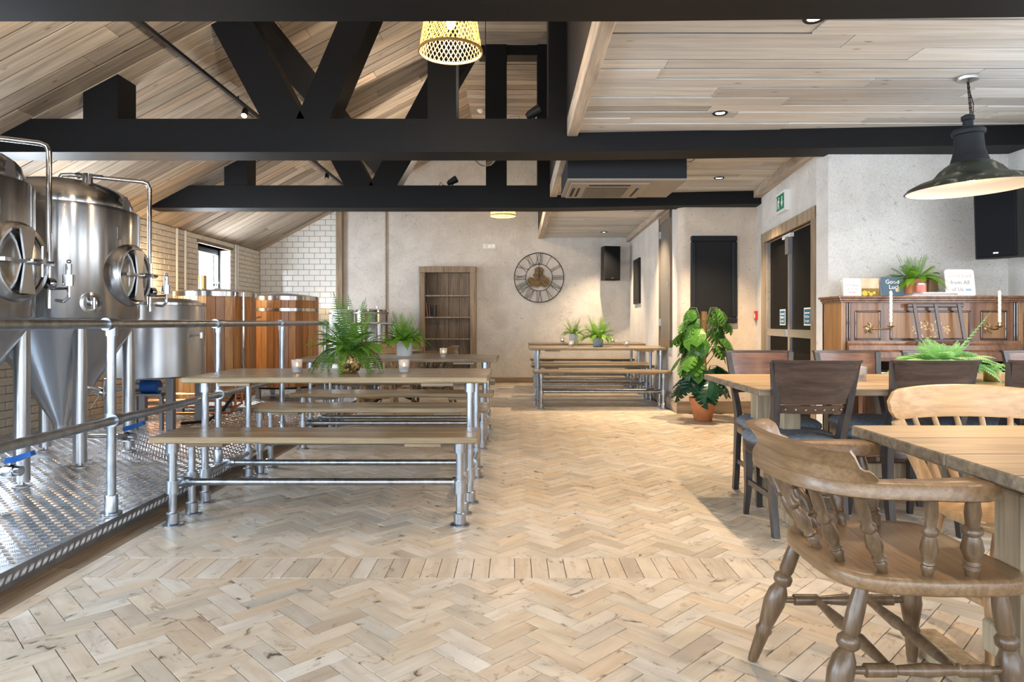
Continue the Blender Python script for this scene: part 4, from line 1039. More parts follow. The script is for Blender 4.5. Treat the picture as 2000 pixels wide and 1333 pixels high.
# ------------------------------------------------------------------ candle glasses
def candle(loc, label, s=1.0, lit=True):
    t = thing('candle_glass', label, 'candle', loc, 0, 'tealight glasses')
    MB().lathe([(0.030*s, 0), (0.033*s, 0.004), (0.039*s, 0.085*s), (0.0362*s, 0.085*s), (0.031*s, 0.016*s), (0.0, 0.014*s)], 28).build('glass', M['glass_cup'], t, 50)
    MB().lathe([(0.027*s, 0.0175*s), (0.030*s, 0.040*s), (0.010*s, 0.042*s), (0, 0.0425*s)], 18).build('wax', M['wax'], t)
    if lit:
        MB().lathe([(0.0, 0.043*s), (0.0055*s, 0.050*s), (0.004*s, 0.058*s), (0.0, 0.068*s)], 8).build('flame', M['flame'], t)
    return t
candle((-1.484, 4.62, 0.79), 'tealight glass left of the gold-potted fern')
candle((-0.754, 4.62, 0.79), 'tealight glass right of the gold-potted fern')
candle((-0.705, 6.70, 0.79), 'tealight glass right of the white-potted fern')
candle((0.785, 9.40, 0.79), 'tealight glass left of the grey-potted fern')
candle((1.56, 9.45, 0.79), 'tealight glass right of the grey-potted fern')
candle((0.79, 11.2, 0.79), 'tealight glass at the left of the table below the clock')
candle((1.62, 11.2, 0.79), 'tealight glass at the right of the table below the clock')
candle((2.07, 4.06, 0.78), 'unlit clear candle glass on the pub table', 1.0, False)
# ------------------------------------------------------------------ pub tables
def pub_table(label, x0, x1, y0, y1, H, nb, feet_x, leg_y, foot_y):
    t = thing('pub_table', label, 'table', (x0, y0, 0), 0, 'oak trestle tables')
    bw = (y1-y0)/nb; th = 0.036
    for i in range(nb):
        e = rnd.uniform(-0.002, 0.002)
        side_mat(MB().box(0+e, x1-x0, -bw/2+0.0008, bw/2-0.0008, 0, th, 0.004).build('board', M['top_oak'], t, None, (0, bw*(i+0.5), H-th)), M['worn_edge'])
    for fx in feet_x:
        MB().box(fx-x0-0.045, fx-x0+0.045, foot_y[0]-y0, foot_y[1]-y0, 0, 0.075, 0.01).build('foot', M['leg_oak'], t, None)
        for ly in leg_y: MB().box(fx-x0-0.05, fx-x0+0.05, ly-y0-0.055, ly-y0+0.055, 0.075, H-th-0.06, 0.006).build('leg', M['leg_oak'], t, None)
        MB().box(fx-x0-0.04, fx-x0+0.04, 0.10, y1-y0-0.10, H-th-0.06, H-th, 0.004).build('bearer', M['leg_oak'], t, None)
    ym = (foot_y[0]+foot_y[1])/2 - y0
    MB().box(feet_x[0]-x0-0.08, feet_x[-1]-x0+0.08, ym-0.03, ym+0.03, 0.20, 0.29, 0.005).build('stretcher', M['leg_oak'], t, None)
    for fx in feet_x: MB().box(fx-x0-0.035, fx-x0+0.035, leg_y[0]-y0, leg_y[-1]-y0, 0.205, 0.285, 0.004).build('cross_rail', M['leg_oak'], t, None)
    return t
pub_table('oak trestle table with the pale fern, behind the armchair', 1.28, 3.55, 3.54, 4.58, 0.78, 5, (1.56, 3.28), (3.86, 4.28), (3.64, 4.48))
pub_table('oak trestle table at the right edge nearest the viewer', 1.20, 3.3, 1.36, 2.42, 0.762, 4, (1.41, 3.05), (1.87,), (1.46, 2.34))

# ------------------------------------------------------------------ dark pub chairs with studded rail and grey-blue seat
def pub_chair():
    t = thing('pub_chair', '', 'chair', (0,0,0), 0, 'dark upholstered pub chairs')
    for s in (-1, 1):
        path = [(0.182, -0.235, 0), (0.184, -0.205, 0.15), (0.184, -0.188, 0.32), (0.182, -0.180, 0.44), (0.180, -0.186, 0.52), (0.182, -0.215, 0.60), (0.188, -0.245, 0.68), (0.200, -0.268, 0.80), (0.214, -0.290, 0.925)]
        secs = []
        for i, (x, y, z) in enumerate(path):
            hx = 0.017; hy = (0.020, 0.022, 0.026, 0.032, 0.034, 0.030, 0.022, 0.016, 0.012)[i]
            secs.append([(s*x-hx, y-hy, z), (s*x+hx, y-hy, z), (s*x+hx, y+hy, z), (s*x-hx, y+hy, z)])
        MB().sweep(secs).build('rear_post', M['pub_leg_day_tint'], t, 30)
        path = [(0.185, 0.215, 0, 0.013), (0.180, 0.195, 0.15, 0.017), (0.180, 0.190, 0.30, 0.021), (0.182, 0.195, 0.42, 0.024)]
        MB().sweep([[(s*x-h, y-h, z), (s*x+h, y-h, z), (s*x+h, y+h, z), (s*x-h, y+h, z)] for x, y, z, h in path]).build('front_leg', M['pub_leg_day_tint'], t, 30)
        MB().beam((s*0.182, -0.19, 0.20), (s*0.180, 0.19, 0.20), 0.022, 0.03, b=0.003).build('stretcher', M['pub_leg_day_tint'], t, None)
    def shell(z0, z1, y_off, th, name, mat, u1=1.0, ex=0.0):
        mb = MB(); nu, nv = 12, 5; secs = []
        for i in range(nu+1):
            u = (-1 + 2*i/nu)*u1; ring = []
            def pt(v, side):
                z = z0 + (z1-z0)*v; q = (z-0.66)/0.27
                hw = 0.190 + 0.030*q + ex
                y = -0.232 - 0.070*q - 0.042*(1-u*u) + y_off
                return (u*hw, y + side*th, z)
            for j in range(nv+1): ring.append(pt(j/nv, -1))
            for j in range(nv, -1, -1): ring.append(pt(j/nv, 1))
            secs.append(ring)
        return mb.sweep(secs).build(name, mat, t, 40)
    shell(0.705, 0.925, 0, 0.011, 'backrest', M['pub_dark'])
    shell(0.712, 0.920, 0.0118, 0.0012, 'lit_back_face', M['pub_back_lit'], 0.97)  # lit front of the backrest, laid on as a redder skin
    shell(0.922, 0.936, -0.004, 0.019, 'top_rail', M['pub_dark'], 1.0, 0.006)
    shell(0.655, 0.698, 0.002, 0.009, 'back_rail', M['pub_dark'], 0.9)
    for i in range(7):
        u = -0.75 + 0.25*i; q = 0.06
        MB().sphere((u*0.192, -0.234-0.070*q-0.042*(1-u*u)+0.002-0.010, 0.677), 0.0065, 8, 6).build('stud', M['stud'], t)
    def outline(k, dz, n=28):
        out = []
        for i in range(n):
            a = 2*PI*i/n; c, s_ = math.cos(a), math.sin(a)
            x = 0.248*k*math.copysign(abs(c)**0.62, c)*(1.0 if s_ > 0 else 0.90); y = 0.225*k*math.copysign(abs(s_)**0.62, s_) + 0.012
            out.append((x, y, dz))
        return out
    MB().sweep([outline(0.97, 0.405), outline(0.99, 0.41), outline(0.99, 0.462), outline(0.98, 0.467)]).build('seat_rail', M['pub_dark'], t, 40)
    MB().sweep([outline(0.98, 0.464), outline(1.01, 0.476), outline(1.0, 0.497), outline(0.92, 0.514), outline(0.6, 0.526), outline(0.2, 0.530)]).build('seat', M['velvet'], t, 60)
    return t
C = pub_chair(); C['label'] = 'dark pub chair with its back to the viewer, nearest the armchair'; C.location = (1.55, 3.78, 0)
for x, y, rz, lab in ((2.155, 3.78, 0.03, 'dark pub chair with its back to the viewer, in front of the pale fern'), (2.77, 3.78, 0, 'dark pub chair with its back to the viewer, cut by the right edge'),
                      (1.68, 4.36, PI, 'pub chair facing the viewer at the left end of the table, beside the monstera'), (2.29, 4.36, PI+0.03, 'pub chair facing the viewer in front of the piano, left of the pale fern'),
                      (2.89, 4.36, PI, 'pub chair facing the viewer, behind the pale fern'), (3.58, 4.36, PI, 'pub chair facing the viewer at the far right of the table')):
    dup(C, (x, y, 0), rz, lab, 'dark upholstered pub chairs')

# ------------------------------------------------------------------ captain's armchair
LEGP = [(0, 0.014), (0.04, 0.017), (0.22, 0.0215), (0.255, 0.027), (0.285, 0.0215), (0.33, 0.025), (0.47, 0.034), (0.56, 0.030), (0.61, 0.019), (0.635, 0.029), (0.675, 0.029), (0.70, 0.019), (0.73, 0.023), (0.85, 0.0225), (1, 0.018)]
SPP = [(0, 0.011), (0.08, 0.0135), (0.15, 0.018), (0.18, 0.013), (0.21, 0.0185), (0.24, 0.014), (0.36, 0.0225), (0.48, 0.018), (0.53, 0.013), (0.56, 0.020), (0.60, 0.020), (0.63, 0.013), (0.78, 0.0165), (1, 0.012)]
SIDE = [(0, 0.009), (0.13, 0.011), (0.14, 0.018), (0.31, 0.018), (0.32, 0.012), (0.41, 0.015), (0.5, 0.019), (0.59, 0.015), (0.68, 0.012), (0.69, 0.018), (0.86, 0.018), (0.87, 0.011), (1, 0.009)]
CROSS = [(0, 0.010), (0.2, 0.015), (0.38, 0.019), (0.45, 0.013), (0.5, 0.019), (0.55, 0.013), (0.62, 0.019), (0.8, 0.015), (1, 0.010)]
def seat_slab(t, hw, yf, yb, z0, z1, p, mat, front_k=1.0, back_k=0.9):
    def ol(k, z, n=44):
        out = []
        for i in range(n):
            a = 2*PI*i/n; c, s_ = math.cos(a), math.sin(a)
            p_ = p*0.62 if s_ > 0 else p; y = math.copysign(abs(s_)**p_, s_); yy = (y*yf if y > 0 else -y*yb)
            wx = hw*(front_k if y > 0 else front_k + (back_k-front_k)*(-y))
            out.append((k*wx*math.copysign(abs(c)**p_, c), k*yy, z))
        return out
    MB().sweep([ol(0.95, z0), ol(0.99, z0+0.006), ol(1.0, z0+0.014), ol(1.0, z1-0.012), ol(0.985, z1-0.003), ol(0.96, z1), ol(0.80, z1-0.003), ol(0.5, z1-0.010), ol(0.15, z1-0.012)]).build('seat', mat, t, 50)
def captain(label, group=None):
    t = thing('armchair', label, 'chair', (0,0,0), 0, group)
    seat_slab(t, 0.272, 0.255, -0.245, 0.418, 0.465, 0.50, M['oak'])
    def bow(th): # th 0..pi from right to left round the back
        c, s_ = math.cos(th), math.sin(th)
        return Vector((0.292*math.copysign(abs(c)**0.75, c), -0.10 - 0.235*s_**0.85, 0))
    P = [Vector((0.278, 0.118, 0)), Vector((0.285, 0.07, 0)), Vector((0.292, 0.0, 0)), Vector((0.293, -0.06, 0))] + [bow(PI*i/22) for i in range(1, 22)] + [Vector((-0.293, -0.06, 0)), Vector((-0.292, 0.0, 0)), Vector((-0.285, 0.07, 0)), Vector((-0.278, 0.118, 0))]
    n = len(P); secs = []
    for i, p in enumerate(P):
        d = (P[min(i+1, n-1)] - P[max(i-1, 0)]).normalized(); nn = Vector((-d.y, d.x, 0))
        e = min(i, n-1-i); hw = (0.028, 0.048, 0.041, 0.032)[e] if e < 4 else 0.0275
        z0, z1 = 0.682, 0.727
        secs.append([p-nn*hw+Vector((0,0,z0+0.004)), p-nn*(hw-0.006)+Vector((0,0,z0)), p+nn*(hw-0.006)+Vector((0,0,z0)), p+nn*hw+Vector((0,0,z0+0.004)), p+nn*hw+Vector((0,0,z1-0.008)), p+nn*(hw-0.008)+Vector((0,0,z1)), p-nn*(hw-0.008)+Vector((0,0,z1)), p-nn*hw+Vector((0,0,z1-0.008))])
    MB().sweep(secs).build('arm_bow', M['oak'], t, 50)
    secs = []
    for i in range(61):
        q = i/60; th = math.radians(16 + 148*q); p = bow(th); c = Vector((0, -0.06, 0)); out = (p-c).normalized()
        e = min(q, 1-q)
        h = 0.010 + 0.020*min(1, e/0.025) + (0.050*(lambda v: v*v*(3-2*v))(min(1, max(0, (e-0.055)/0.045)))) + 0.010*math.sin(PI*q)
        ln = 0.022*min(1, e/0.15)
        b0, b1 = -0.026, 0.026
        z = 0.722
        secs.append([p+out*b0+Vector((0,0,z)), p+out*b1+Vector((0,0,z)), p+out*(0.006+ln*0.2)+Vector((0,0,z+h*0.35)), p+out*(0.012+ln)+Vector((0,0,z+h*0.78)), p+out*(0.020+ln*1.5)+Vector((0,0,z+h*0.95)), p+out*(0.006+ln*1.2)+Vector((0,0,z+h)), p+out*(-0.012+ln*0.6)+Vector((0,0,z+h*0.85)), p+out*(-0.016)+Vector((0,0,z+h*0.35))])
    MB().sweep(secs).build('crest', M['oak'], t, 50)
    tops = [Vector((0.286, 0.062, 0)), Vector((0.293, -0.045, 0))] + [bow(math.radians(a)) for a in (28, 58, 90, 122, 152)] + [Vector((-0.293, -0.045, 0)), Vector((-0.286, 0.062, 0))]
    bots = [Vector((0.232, 0.095, 0)), Vector((0.228, -0.02, 0)), Vector((0.195, -0.115, 0)), Vector((0.105, -0.185, 0)), Vector((0, -0.20, 0)), Vector((-0.105, -0.185, 0)), Vector((-0.195, -0.115, 0)), Vector((-0.228, -0.02, 0)), Vector((-0.232, 0.095, 0))]
    for i, (a, b_) in enumerate(zip(bots, tops)):
        k = 1.22 if i in (0, 8) else 1.0
        MB().turned(a+Vector((0,0,0.455)), b_+Vector((0,0,0.692)), [(x, r*k) for x, r in SPP], 14).build('spindle', M['oak_z_shaded'], t, 50)
    feet = {}
    for sx in (-1, 1):
        for sy, (fy, ty) in (('b', (-0.312, -0.175)), ('f', (0.222, 0.185))):
            f0 = Vector((sx*0.252, fy, 0)); f1 = Vector((sx*0.20, ty, 0.435)); feet[sx, sy] = (f0, f1)
            MB().turned(f0, f1, LEGP, 16).build('leg', M['oak_z_shaded'], t, 50)
        a = feet[sx, 'b'][0].lerp(feet[sx, 'b'][1], 0.49); b_ = feet[sx, 'f'][0].lerp(feet[sx, 'f'][1], 0.49)
        MB().turned(a, b_, SIDE, 14).build('side_stretcher', M['oak_z_shaded'], t, 50)
        feet[sx, 's'] = (a, b_)
    for q in (0.30, 0.68):
        MB().turned(feet[-1, 's'][0].lerp(feet[-1, 's'][1], q), feet[1, 's'][0].lerp(feet[1, 's'][1], q), CROSS, 14).build('cross_stretcher', M['oak_z_shaded'], t, 50)
    return t
cc = captain('oak smoker\'s bow armchair with turned spindles in the foreground', 'spindle armchairs'); cc.location = (1.105, 2.01, 0); cc.rotation_euler = (0, 0, -PI/2)

# ------------------------------------------------------------------ wide-crest spindle chair
def spindle_chair(label, group):
    t = thing('spindle_chair', label, 'chair', (0,0,0), 0, group)
    seat_slab(t, 0.24, 0.21, -0.205, 0.425, 0.46, 0.6, M['oak_light'], 1.0, 0.85)
    def cy(u): return -0.315 + 0.085*u*u
    secs = []
    for i in range(25):
        u = -1 + i/12; x = u*0.315; e = 1-abs(u)
        h = 0.128*(1-0.10*u*u)*min(1, 0.35+0.65*math.sqrt(min(1, e/0.12)))
        zc = 0.800 + 0.012*(1-u*u); y = cy(u); ln = 0.014
        z0, z1 = zc-h*0.48, zc+h*0.52
        secs.append([(x, y-0.011, z0), (x, y+0.012, z0), (x, y+0.014-ln*0.4, zc), (x, y+0.010-ln, z1-0.004), (x, y-ln, z1), (x, y-0.011-ln, z1-0.004), (x, y-0.013-ln*0.4, zc)])
    MB().sweep(secs).build('crest', M['oak_light'], t, 50)
    for s in (-1, 1):
        a = Vector((s*0.185, -0.15, 0.45)); b_ = Vector((s*0.275, cy(0.87), 0.745))
        MB().beam(a, b_, 0.050, 0.020, (0, 1, 0.3), 0.004).build('stile', M['oak_light_z'], t, None)
    for i in range(5):
        u = -0.66 + 0.33*i
        MB().turned((u*0.20, -0.175, 0.45), (u*0.29, cy(u), 0.75), [(0, 0.010), (0.35, 0.0155), (0.7, 0.012), (1, 0.010)], 10).build('spindle', M['oak_light_z'], t, 50)
    feet = {}
    for sx in (-1, 1):
        for sy, fy, ty in (('b', -0.22, -0.15), ('f', 0.215, 0.15)):
            f0 = Vector((sx*0.235, fy, 0)); f1 = Vector((sx*0.16, ty, 0.43)); feet[sx, sy] = f0.lerp(f1, 0.42)
            MB().turned(f0, f1, [(x, r*0.92) for x, r in LEGP], 14).build('leg', M['oak_light_z'], t, 50)
        MB().turned(feet[sx, 'b'], feet[sx, 'f'], CROSS, 10).build('side_stretcher', M['oak_light_z'], t, 50)
    MB().turned(feet[-1, 'b'].lerp(feet[-1, 'f'], 0.5), feet[1, 'b'].lerp(feet[1, 'f'], 0.5), CROSS, 10).build('cross_stretcher', M['oak_light_z'], t, 50)
    return t
sc_ = spindle_chair('pale oak chair with a wide curved crest behind the nearest trestle table', 'wide-crest spindle chairs'); sc_.location = (1.79, 2.43, 0); sc_.rotation_euler = (0, 0, PI)
# seating group at the back left: round table on an iron base
t = thing('round_table', 'round wooden table on a black iron pedestal near the bookcase', 'table', (-1.62, 9.15, 0))
MB().lathe([(0.36, 0.72), (0.375, 0.725), (0.375, 0.748), (0.365, 0.755), (0, 0.755)], 40).build('top', M['oak'], t)
mb = MB(); mb.lathe([(0.05, 0.12), (0.03, 0.2), (0.028, 0.55), (0.05, 0.68), (0.14, 0.722)], 16); mb.build('column', M['iron'], t)
for i in range(4):
    a = i*PI/2 + 0.15; c, s_ = math.cos(a), math.sin(a)
    MB().tube([(0.0, 0, 0.14), (0.12*c, 0.12*s_, 0.135), (0.22*c, 0.22*s_, 0.095), (0.29*c, 0.29*s_, 0.025)], [0.03, 0.025, 0.021, 0.023], 8).build('foot', M['matt_black'], t)
dup(sc_, (-1.72, 8.52, 0), 0.05, 'oak spindle chair with its back to the viewer, in front of the round table', 'wide-crest spindle chairs')
dup(cc, (-1.13, 9.2, 0), PI/2, 'oak armchair turned sideways at the right of the round table', 'spindle armchairs')
dup(sc_, (-1.66, 9.78, 0), PI, 'oak spindle chair facing the viewer, behind the round table', 'wide-crest spindle chairs')
# ------------------------------------------------------------------ upright piano
p = thing('piano', 'upright wooden piano with panelled front against the cool white wall', 'piano', (0, 0, 0))
X0, X1, YB, YFR = 2.56, 3.98, 5.63, 5.31
for a in (X0, X1-0.035):
    q = MB().box(a, a+0.035, YFR-0.01, YB, 0.06, 1.30, 0.004).build('side_panel', M['piano_side'], p, None)
    MB().box(a, a+0.035, 4.98, YFR-0.01, 0.62, 0.86, 0.006).build('arm', M['piano'], p, None)
    MB().box(a+0.002, a+0.033, 5.0, 5.05, 0.0, 0.62, 0.006).build('leg', M['piano'], p, None)
MB().box(X0, X1, YB-0.02, YB, 0.06, 1.30).build('back', M['piano_dark'], p, None)
lid = MB(); lid.box(X0-0.035, X1+0.035, YFR-0.05, YB+0.01, 1.318, 1.336, 0.005); lid.box(X0-0.022, X1+0.022, YFR-0.036, YB, 1.30, 1.319, 0.004); lid.box(X0-0.010, X1+0.010, YFR-0.022, YB, 1.285, 1.301, 0.003)
lid.build('lid', M['piano'], p, None)
up = MB().box(X0+0.035, X1-0.035, YFR, YFR+0.02, 0.97, 1.29).build('upper_panel', M['piano'], p, None)
def moulding(x0, x1, z0, z1, nm='panel_moulding'):
    mb = MB(); w_ = 0.014
    for a, b_, c, d in ((x0, x1, z1-w_, z1), (x0, x1, z0, z0+w_), (x0, x0+w_, z0, z1), (x1-w_, x1, z0, z1)): mb.box(a, b_, YFR-0.012, YFR, c, d, 0.003)
    mb.build(nm, M['piano_dark'], up, None)
    MB().box(x0+w_, x1-w_, YFR-0.004, YFR, z0+w_, z1-w_).build('panel_field', M['piano_side'], up, None)
moulding(2.668, 2.866, 0.992, 1.222); moulding(2.944, 3.570, 0.992, 1.222); moulding(3.652, 3.855, 0.992, 1.222)
for x in (2.605, 2.625, 3.915, 3.935): MB().box(x-0.006, x+0.006, YFR-0.014, YFR, 0.97, 1.285, 0.003).build('corner_bead', M['piano_dark'], up, None)
# pale floral inlay in the centre panel
mb = MB(); r5 = random.Random(5)
for i in range(46):
    a = r5.uniform(0, 2*PI); rr = r5.random()**0.6; x = 3.255 + 0.155*rr*math.cos(a); z = 1.075 + 0.065*rr*math.sin(a) + 0.02*(1-rr); b_ = r5.uniform(0, 2*PI); l = r5.uniform(0.010, 0.019)
    u = Vector((math.cos(b_), 0, math.sin(b_))); v = Vector((-u.z, 0, u.x)); c = Vector((x, YFR-0.0046, z))
    mb.add([c-u*l, c+v*l*0.4, c+u*l, c-v*l*0.4], [(0, 1, 2, 3)])
il = mb.build('inlay', M['inlay'], up, None); il['kind'] = 'stuff'
fb = MB().prism([(YFR, 0.985), (YFR-0.03, 0.985), (YFR-0.035, 0.965), (YFR-0.05, 0.95), (YFR-0.055, 0.915), (YFR-0.085, 0.90), (YFR-0.10, 0.86), (YFR-0.10, 0.83), (YFR, 0.83)], X0+0.036, X1-0.036, lambda u, v, w_: (w_, u, v))
fb.build('fallboard', M['piano'], p, None)
MB().box(X0+0.036, X1-0.036, 4.99, YFR, 0.66, 0.735, 0.006).build('key_bed', M['piano'], p, None)
mb = MB(); mk = MB(); n = 50; kw = (X1-X0-0.16)/n
for i in range(n):
    x = X0+0.08+kw*i; mb.box(x+0.0006, x+kw-0.0006, 5.005, 5.16, 0.737, 0.757, 0.001)
    if i % 7 in (0, 1, 3, 4, 5): mk.box(x+kw*0.7, x+kw*1.3, 5.06, 5.16, 0.757, 0.769, 0.002)
o = mb.build('white_keys', M['white'], p, None); o['kind'] = 'stuff'
o = mk.build('black_keys', M['matt_black'], p, None); o['kind'] = 'stuff'
MB().box(X0+0.036, X1-0.036, YFR+0.03, YFR+0.05, 0.10, 0.66).build('lower_panel', M['piano'], p, None)
MB().box(X0, X1, 5.02, YB, 0.0, 0.10, 0.006).build('plinth', M['piano_dark'], p, None)
# slatted music desk
md = MB().beam((3.055, YFR-0.045, 1.262), (3.49, YFR-0.045, 1.262), 0.022, 0.03, b=0.006).build('music_desk', M['piano_dark'], p, None)
for x in (3.10, 3.265, 3.445): MB().beam((x, YFR-0.055, 1.275), (x+0.03, YFR-0.085, 0.985), 0.026, 0.016, (0, 1, 0), 0.003).build('slat', M['piano_dark'], md, None)
MB().beam((3.08, YFR-0.085, 0.992), (3.53, YFR-0.085, 0.992), 0.03, 0.016, b=0.004).build('ledge', M['piano_dark'], md, None)
for s, bx, cx, lab in ((-1, 2.775, 2.895, 'twisted white candle in the left brass sconce of the piano'), (1, 3.705, 3.695, 'twisted white candle in the right brass sconce of the piano')):
    cy = YFR-0.10 if s < 0 else YFR-0.15
    mb = MB(); mb.lathe([(0.028, 0), (0.024, 0.006), (0.006, 0.012)], 14, (bx, YFR, 1.083), Matrix.Rotation(PI/2, 3, 'X'))
    mb.tube([(bx, YFR-0.01, 1.083), ((bx+cx)/2, (YFR+cy)/2-0.02, 1.075), (cx, cy, 1.083), (cx, cy, 1.10)], 0.006, 8)
    mb.lathe([(0.004, 1.088), (0.026, 1.098), (0.028, 1.103), (0.012, 1.104), (0.013, 1.125), (0.016, 1.128)], 14, (cx, cy, 0))
    for q in range(5):
        a = q*1.256; mb.tube([(bx, YFR-0.012, 1.083), (bx+0.03*math.cos(a), YFR-0.02, 1.083+0.03*math.sin(a)), (bx+0.045*math.cos(a+0.4), YFR-0.012, 1.083+0.045*math.sin(a+0.4))], 0.004, 5)
    mb.build('sconce', M['stud'], p)
    c = thing('candle', lab, 'candle', (cx, cy, 1.129)); cm = MB(); secs = []
    for i in range(40):
        z = 0.235*i/39; tw = z*60; secs.append([((0.0105+0.0014*math.cos(3*(a+tw)))*math.cos(a), (0.0105+0.0014*math.cos(3*(a+tw)))*math.sin(a), z) for a in [2*PI*k_/12 for k_ in range(12)]])
    secs.append([(0.004*math.cos(2*PI*k_/12), 0.004*math.sin(2*PI*k_/12), 0.245) for k_ in range(12)])
    cm.sweep(secs).build('wax', M['wax'], c, 60); MB().cyl((0, 0, 0.244), (0.001, 0, 0.258), 0.001, n=5).build('wick', M['ink'], c)
# cards and gifts on the lid
TOP = 1.337
def card(label, x0, x1, h, y, mat, lean=0.10, texts=(), name='greeting_card', extra=None):
    t = thing(name, label, 'card', ((x0+x1)/2, y, TOP)); w_ = x1-x0
    t.rotation_euler = (-lean, 0, 0)
    MB().box(-w_/2, w_/2, 0, 0.0025, 0, h).build('front', mat, t, None)
    for s, size, z, m, x in texts:
        place('lettering', text_mesh(s, size, m), t, (x, -0.0012, z), (PI/2, 0, 0))
    if extra: extra(t)
    MB().box(-w_/2, w_/2, 0.0, 0.0015, 0, h*0.98).build('back_leaf', M['paper'], t, None, (0, 0.003, 0), (-0.3, 0, 0))
    return t
card('white greeting card with grey lettering at the left of the piano top', 2.640, 2.782, 0.148, 5.43, M['paper'], texts=[('LET\'S AND', 0.024, 0.088, M['ink'], 0), ('LET\'S OF', 0.024, 0.060, M['ink'], 0), ('AWK', 0.026, 0.032, M['ink'], 0)])
def sunflower(t):
    w_ = 0.14
    MB().box(-0.07, 0.07, -0.001, 0, 0.066, 0.148).build('sky_print', plain('sunset_print', (0.62, 0.42, 0.30), 0.6, var=0.35, nscale=14), t, None)
    MB().box(-0.07, 0.07, -0.001, 0, 0, 0.066).build('field_print', plain('field_print', (0.16, 0.11, 0.02), 0.6, var=0.5, nscale=60), t, None)
    for x, z, r in ((-0.045, 0.026, 0.022), (0.004, 0.018, 0.015), (0.03, 0.03, 0.012), (-0.012, 0.036, 0.008)):
        MB().lathe([(r, 0), (r*0.5, 0.001), (0, 0.001)], 14, (x, -0.0012, z), Matrix.Rotation(PI/2, 3, 'X')).build('flower_print', plain('sunflower_yellow', (0.75, 0.42, 0.02), 0.6), t)
card('sunflower photograph card beside the white greeting card', 2.784, 2.925, 0.148, 5.43, M['paper'], extra=sunflower)
def planet(t): MB().lathe([(0.015, 0), (0, 0.001)], 16, (0.035, -0.0012, 0.052), Matrix.Rotation(PI/2, 3, 'X')).build('planet_print', M['inlay'], t)
card('navy greeting card reading Good Luck', 2.940, 3.118, 0.158, 5.42, M['blue_card'], texts=[('Good', 0.048, 0.118, M['paper'], 0.0), ('Luck', 0.048, 0.075, M['paper'], 0.015)], extra=planet)
bk = thing('booklet', 'flat white booklets lying on the piano under the pink candle', 'booklet', (3.28, 5.37, TOP))
for i, (w_, d, m) in enumerate(((0.32, 0.15, 'paper'), (0.34, 0.14, 'ink'), (0.24, 0.13, 'paper'))):
    MB().box(-w_/2, w_/2, -d/2, d/2, 0, 0.010).build('booklet_leaf', M[m], bk, None, (0.02*i, 0.005, 0.010*i), (0, 0, 0.04*(i-1)))
t = thing('jar_candle', 'pink jar candle standing on the white booklets', 'candle', (3.215, 5.36, TOP+0.030))
MB().lathe([(0.036, 0), (0.038, 0.004), (0.038, 0.062)], 24).build('wax', M['pink'], t); MB().lathe([(0.039, 0.060), (0.039, 0.072), (0.030, 0.072), (0.030, 0.062)], 24).build('rim', M['alu'], t)
def roundrect(w_, h, r, n=6):
    out = []
    for cx, cz, a0 in ((w_/2-r, h-r, 0), (-w_/2+r, h-r, PI/2), (-w_/2+r, r, PI), (w_/2-r, r, 1.5*PI)):
        for i in range(n+1): a = a0+PI/2*i/n; out.append((cx+r*math.cos(a), cz+r*math.sin(a)))
    return out
t = thing('sign_board', 'white rounded board with hand lettered good luck message on the piano', 'sign', (3.562, 5.40, TOP)); t.rotation_euler = (-0.14, 0, 0)
MB().prism(roundrect(0.236, 0.22, 0.024), 0, 0.008, lambda u, v, w_: (u, w_, v)).build('board', M['paper'], t, None)
for s, sz, z, m, x in (('Good Luck', 0.044, 0.168, 'ink_pink', 0), ('from All', 0.046, 0.112, 'ink', 0), ('of Us', 0.044, 0.055, 'ink', -0.025)):
    place('lettering', text_mesh(s, sz, M[m]), t, (x, -0.0012, z), (PI/2, 0, 0))
MB().box(0.04, 0.085, -0.001, 0, 0.045, 0.062).build('blue_flourish', M['ink_blue'], t, None)
t = thing('kraft_box', 'brown kraft gift box behind the piano fern', 'box', (3.40, 5.57, TOP), 0.5)
MB().box(-0.06, 0.06, -0.045, 0.045, 0, 0.15, 0.002).build('body', M['kraft'], t, None); MB().box(-0.0615, 0.0615, -0.0465, 0.0465, 0.12, 0.152, 0.002).build('lid', M['kraft'], t, None)

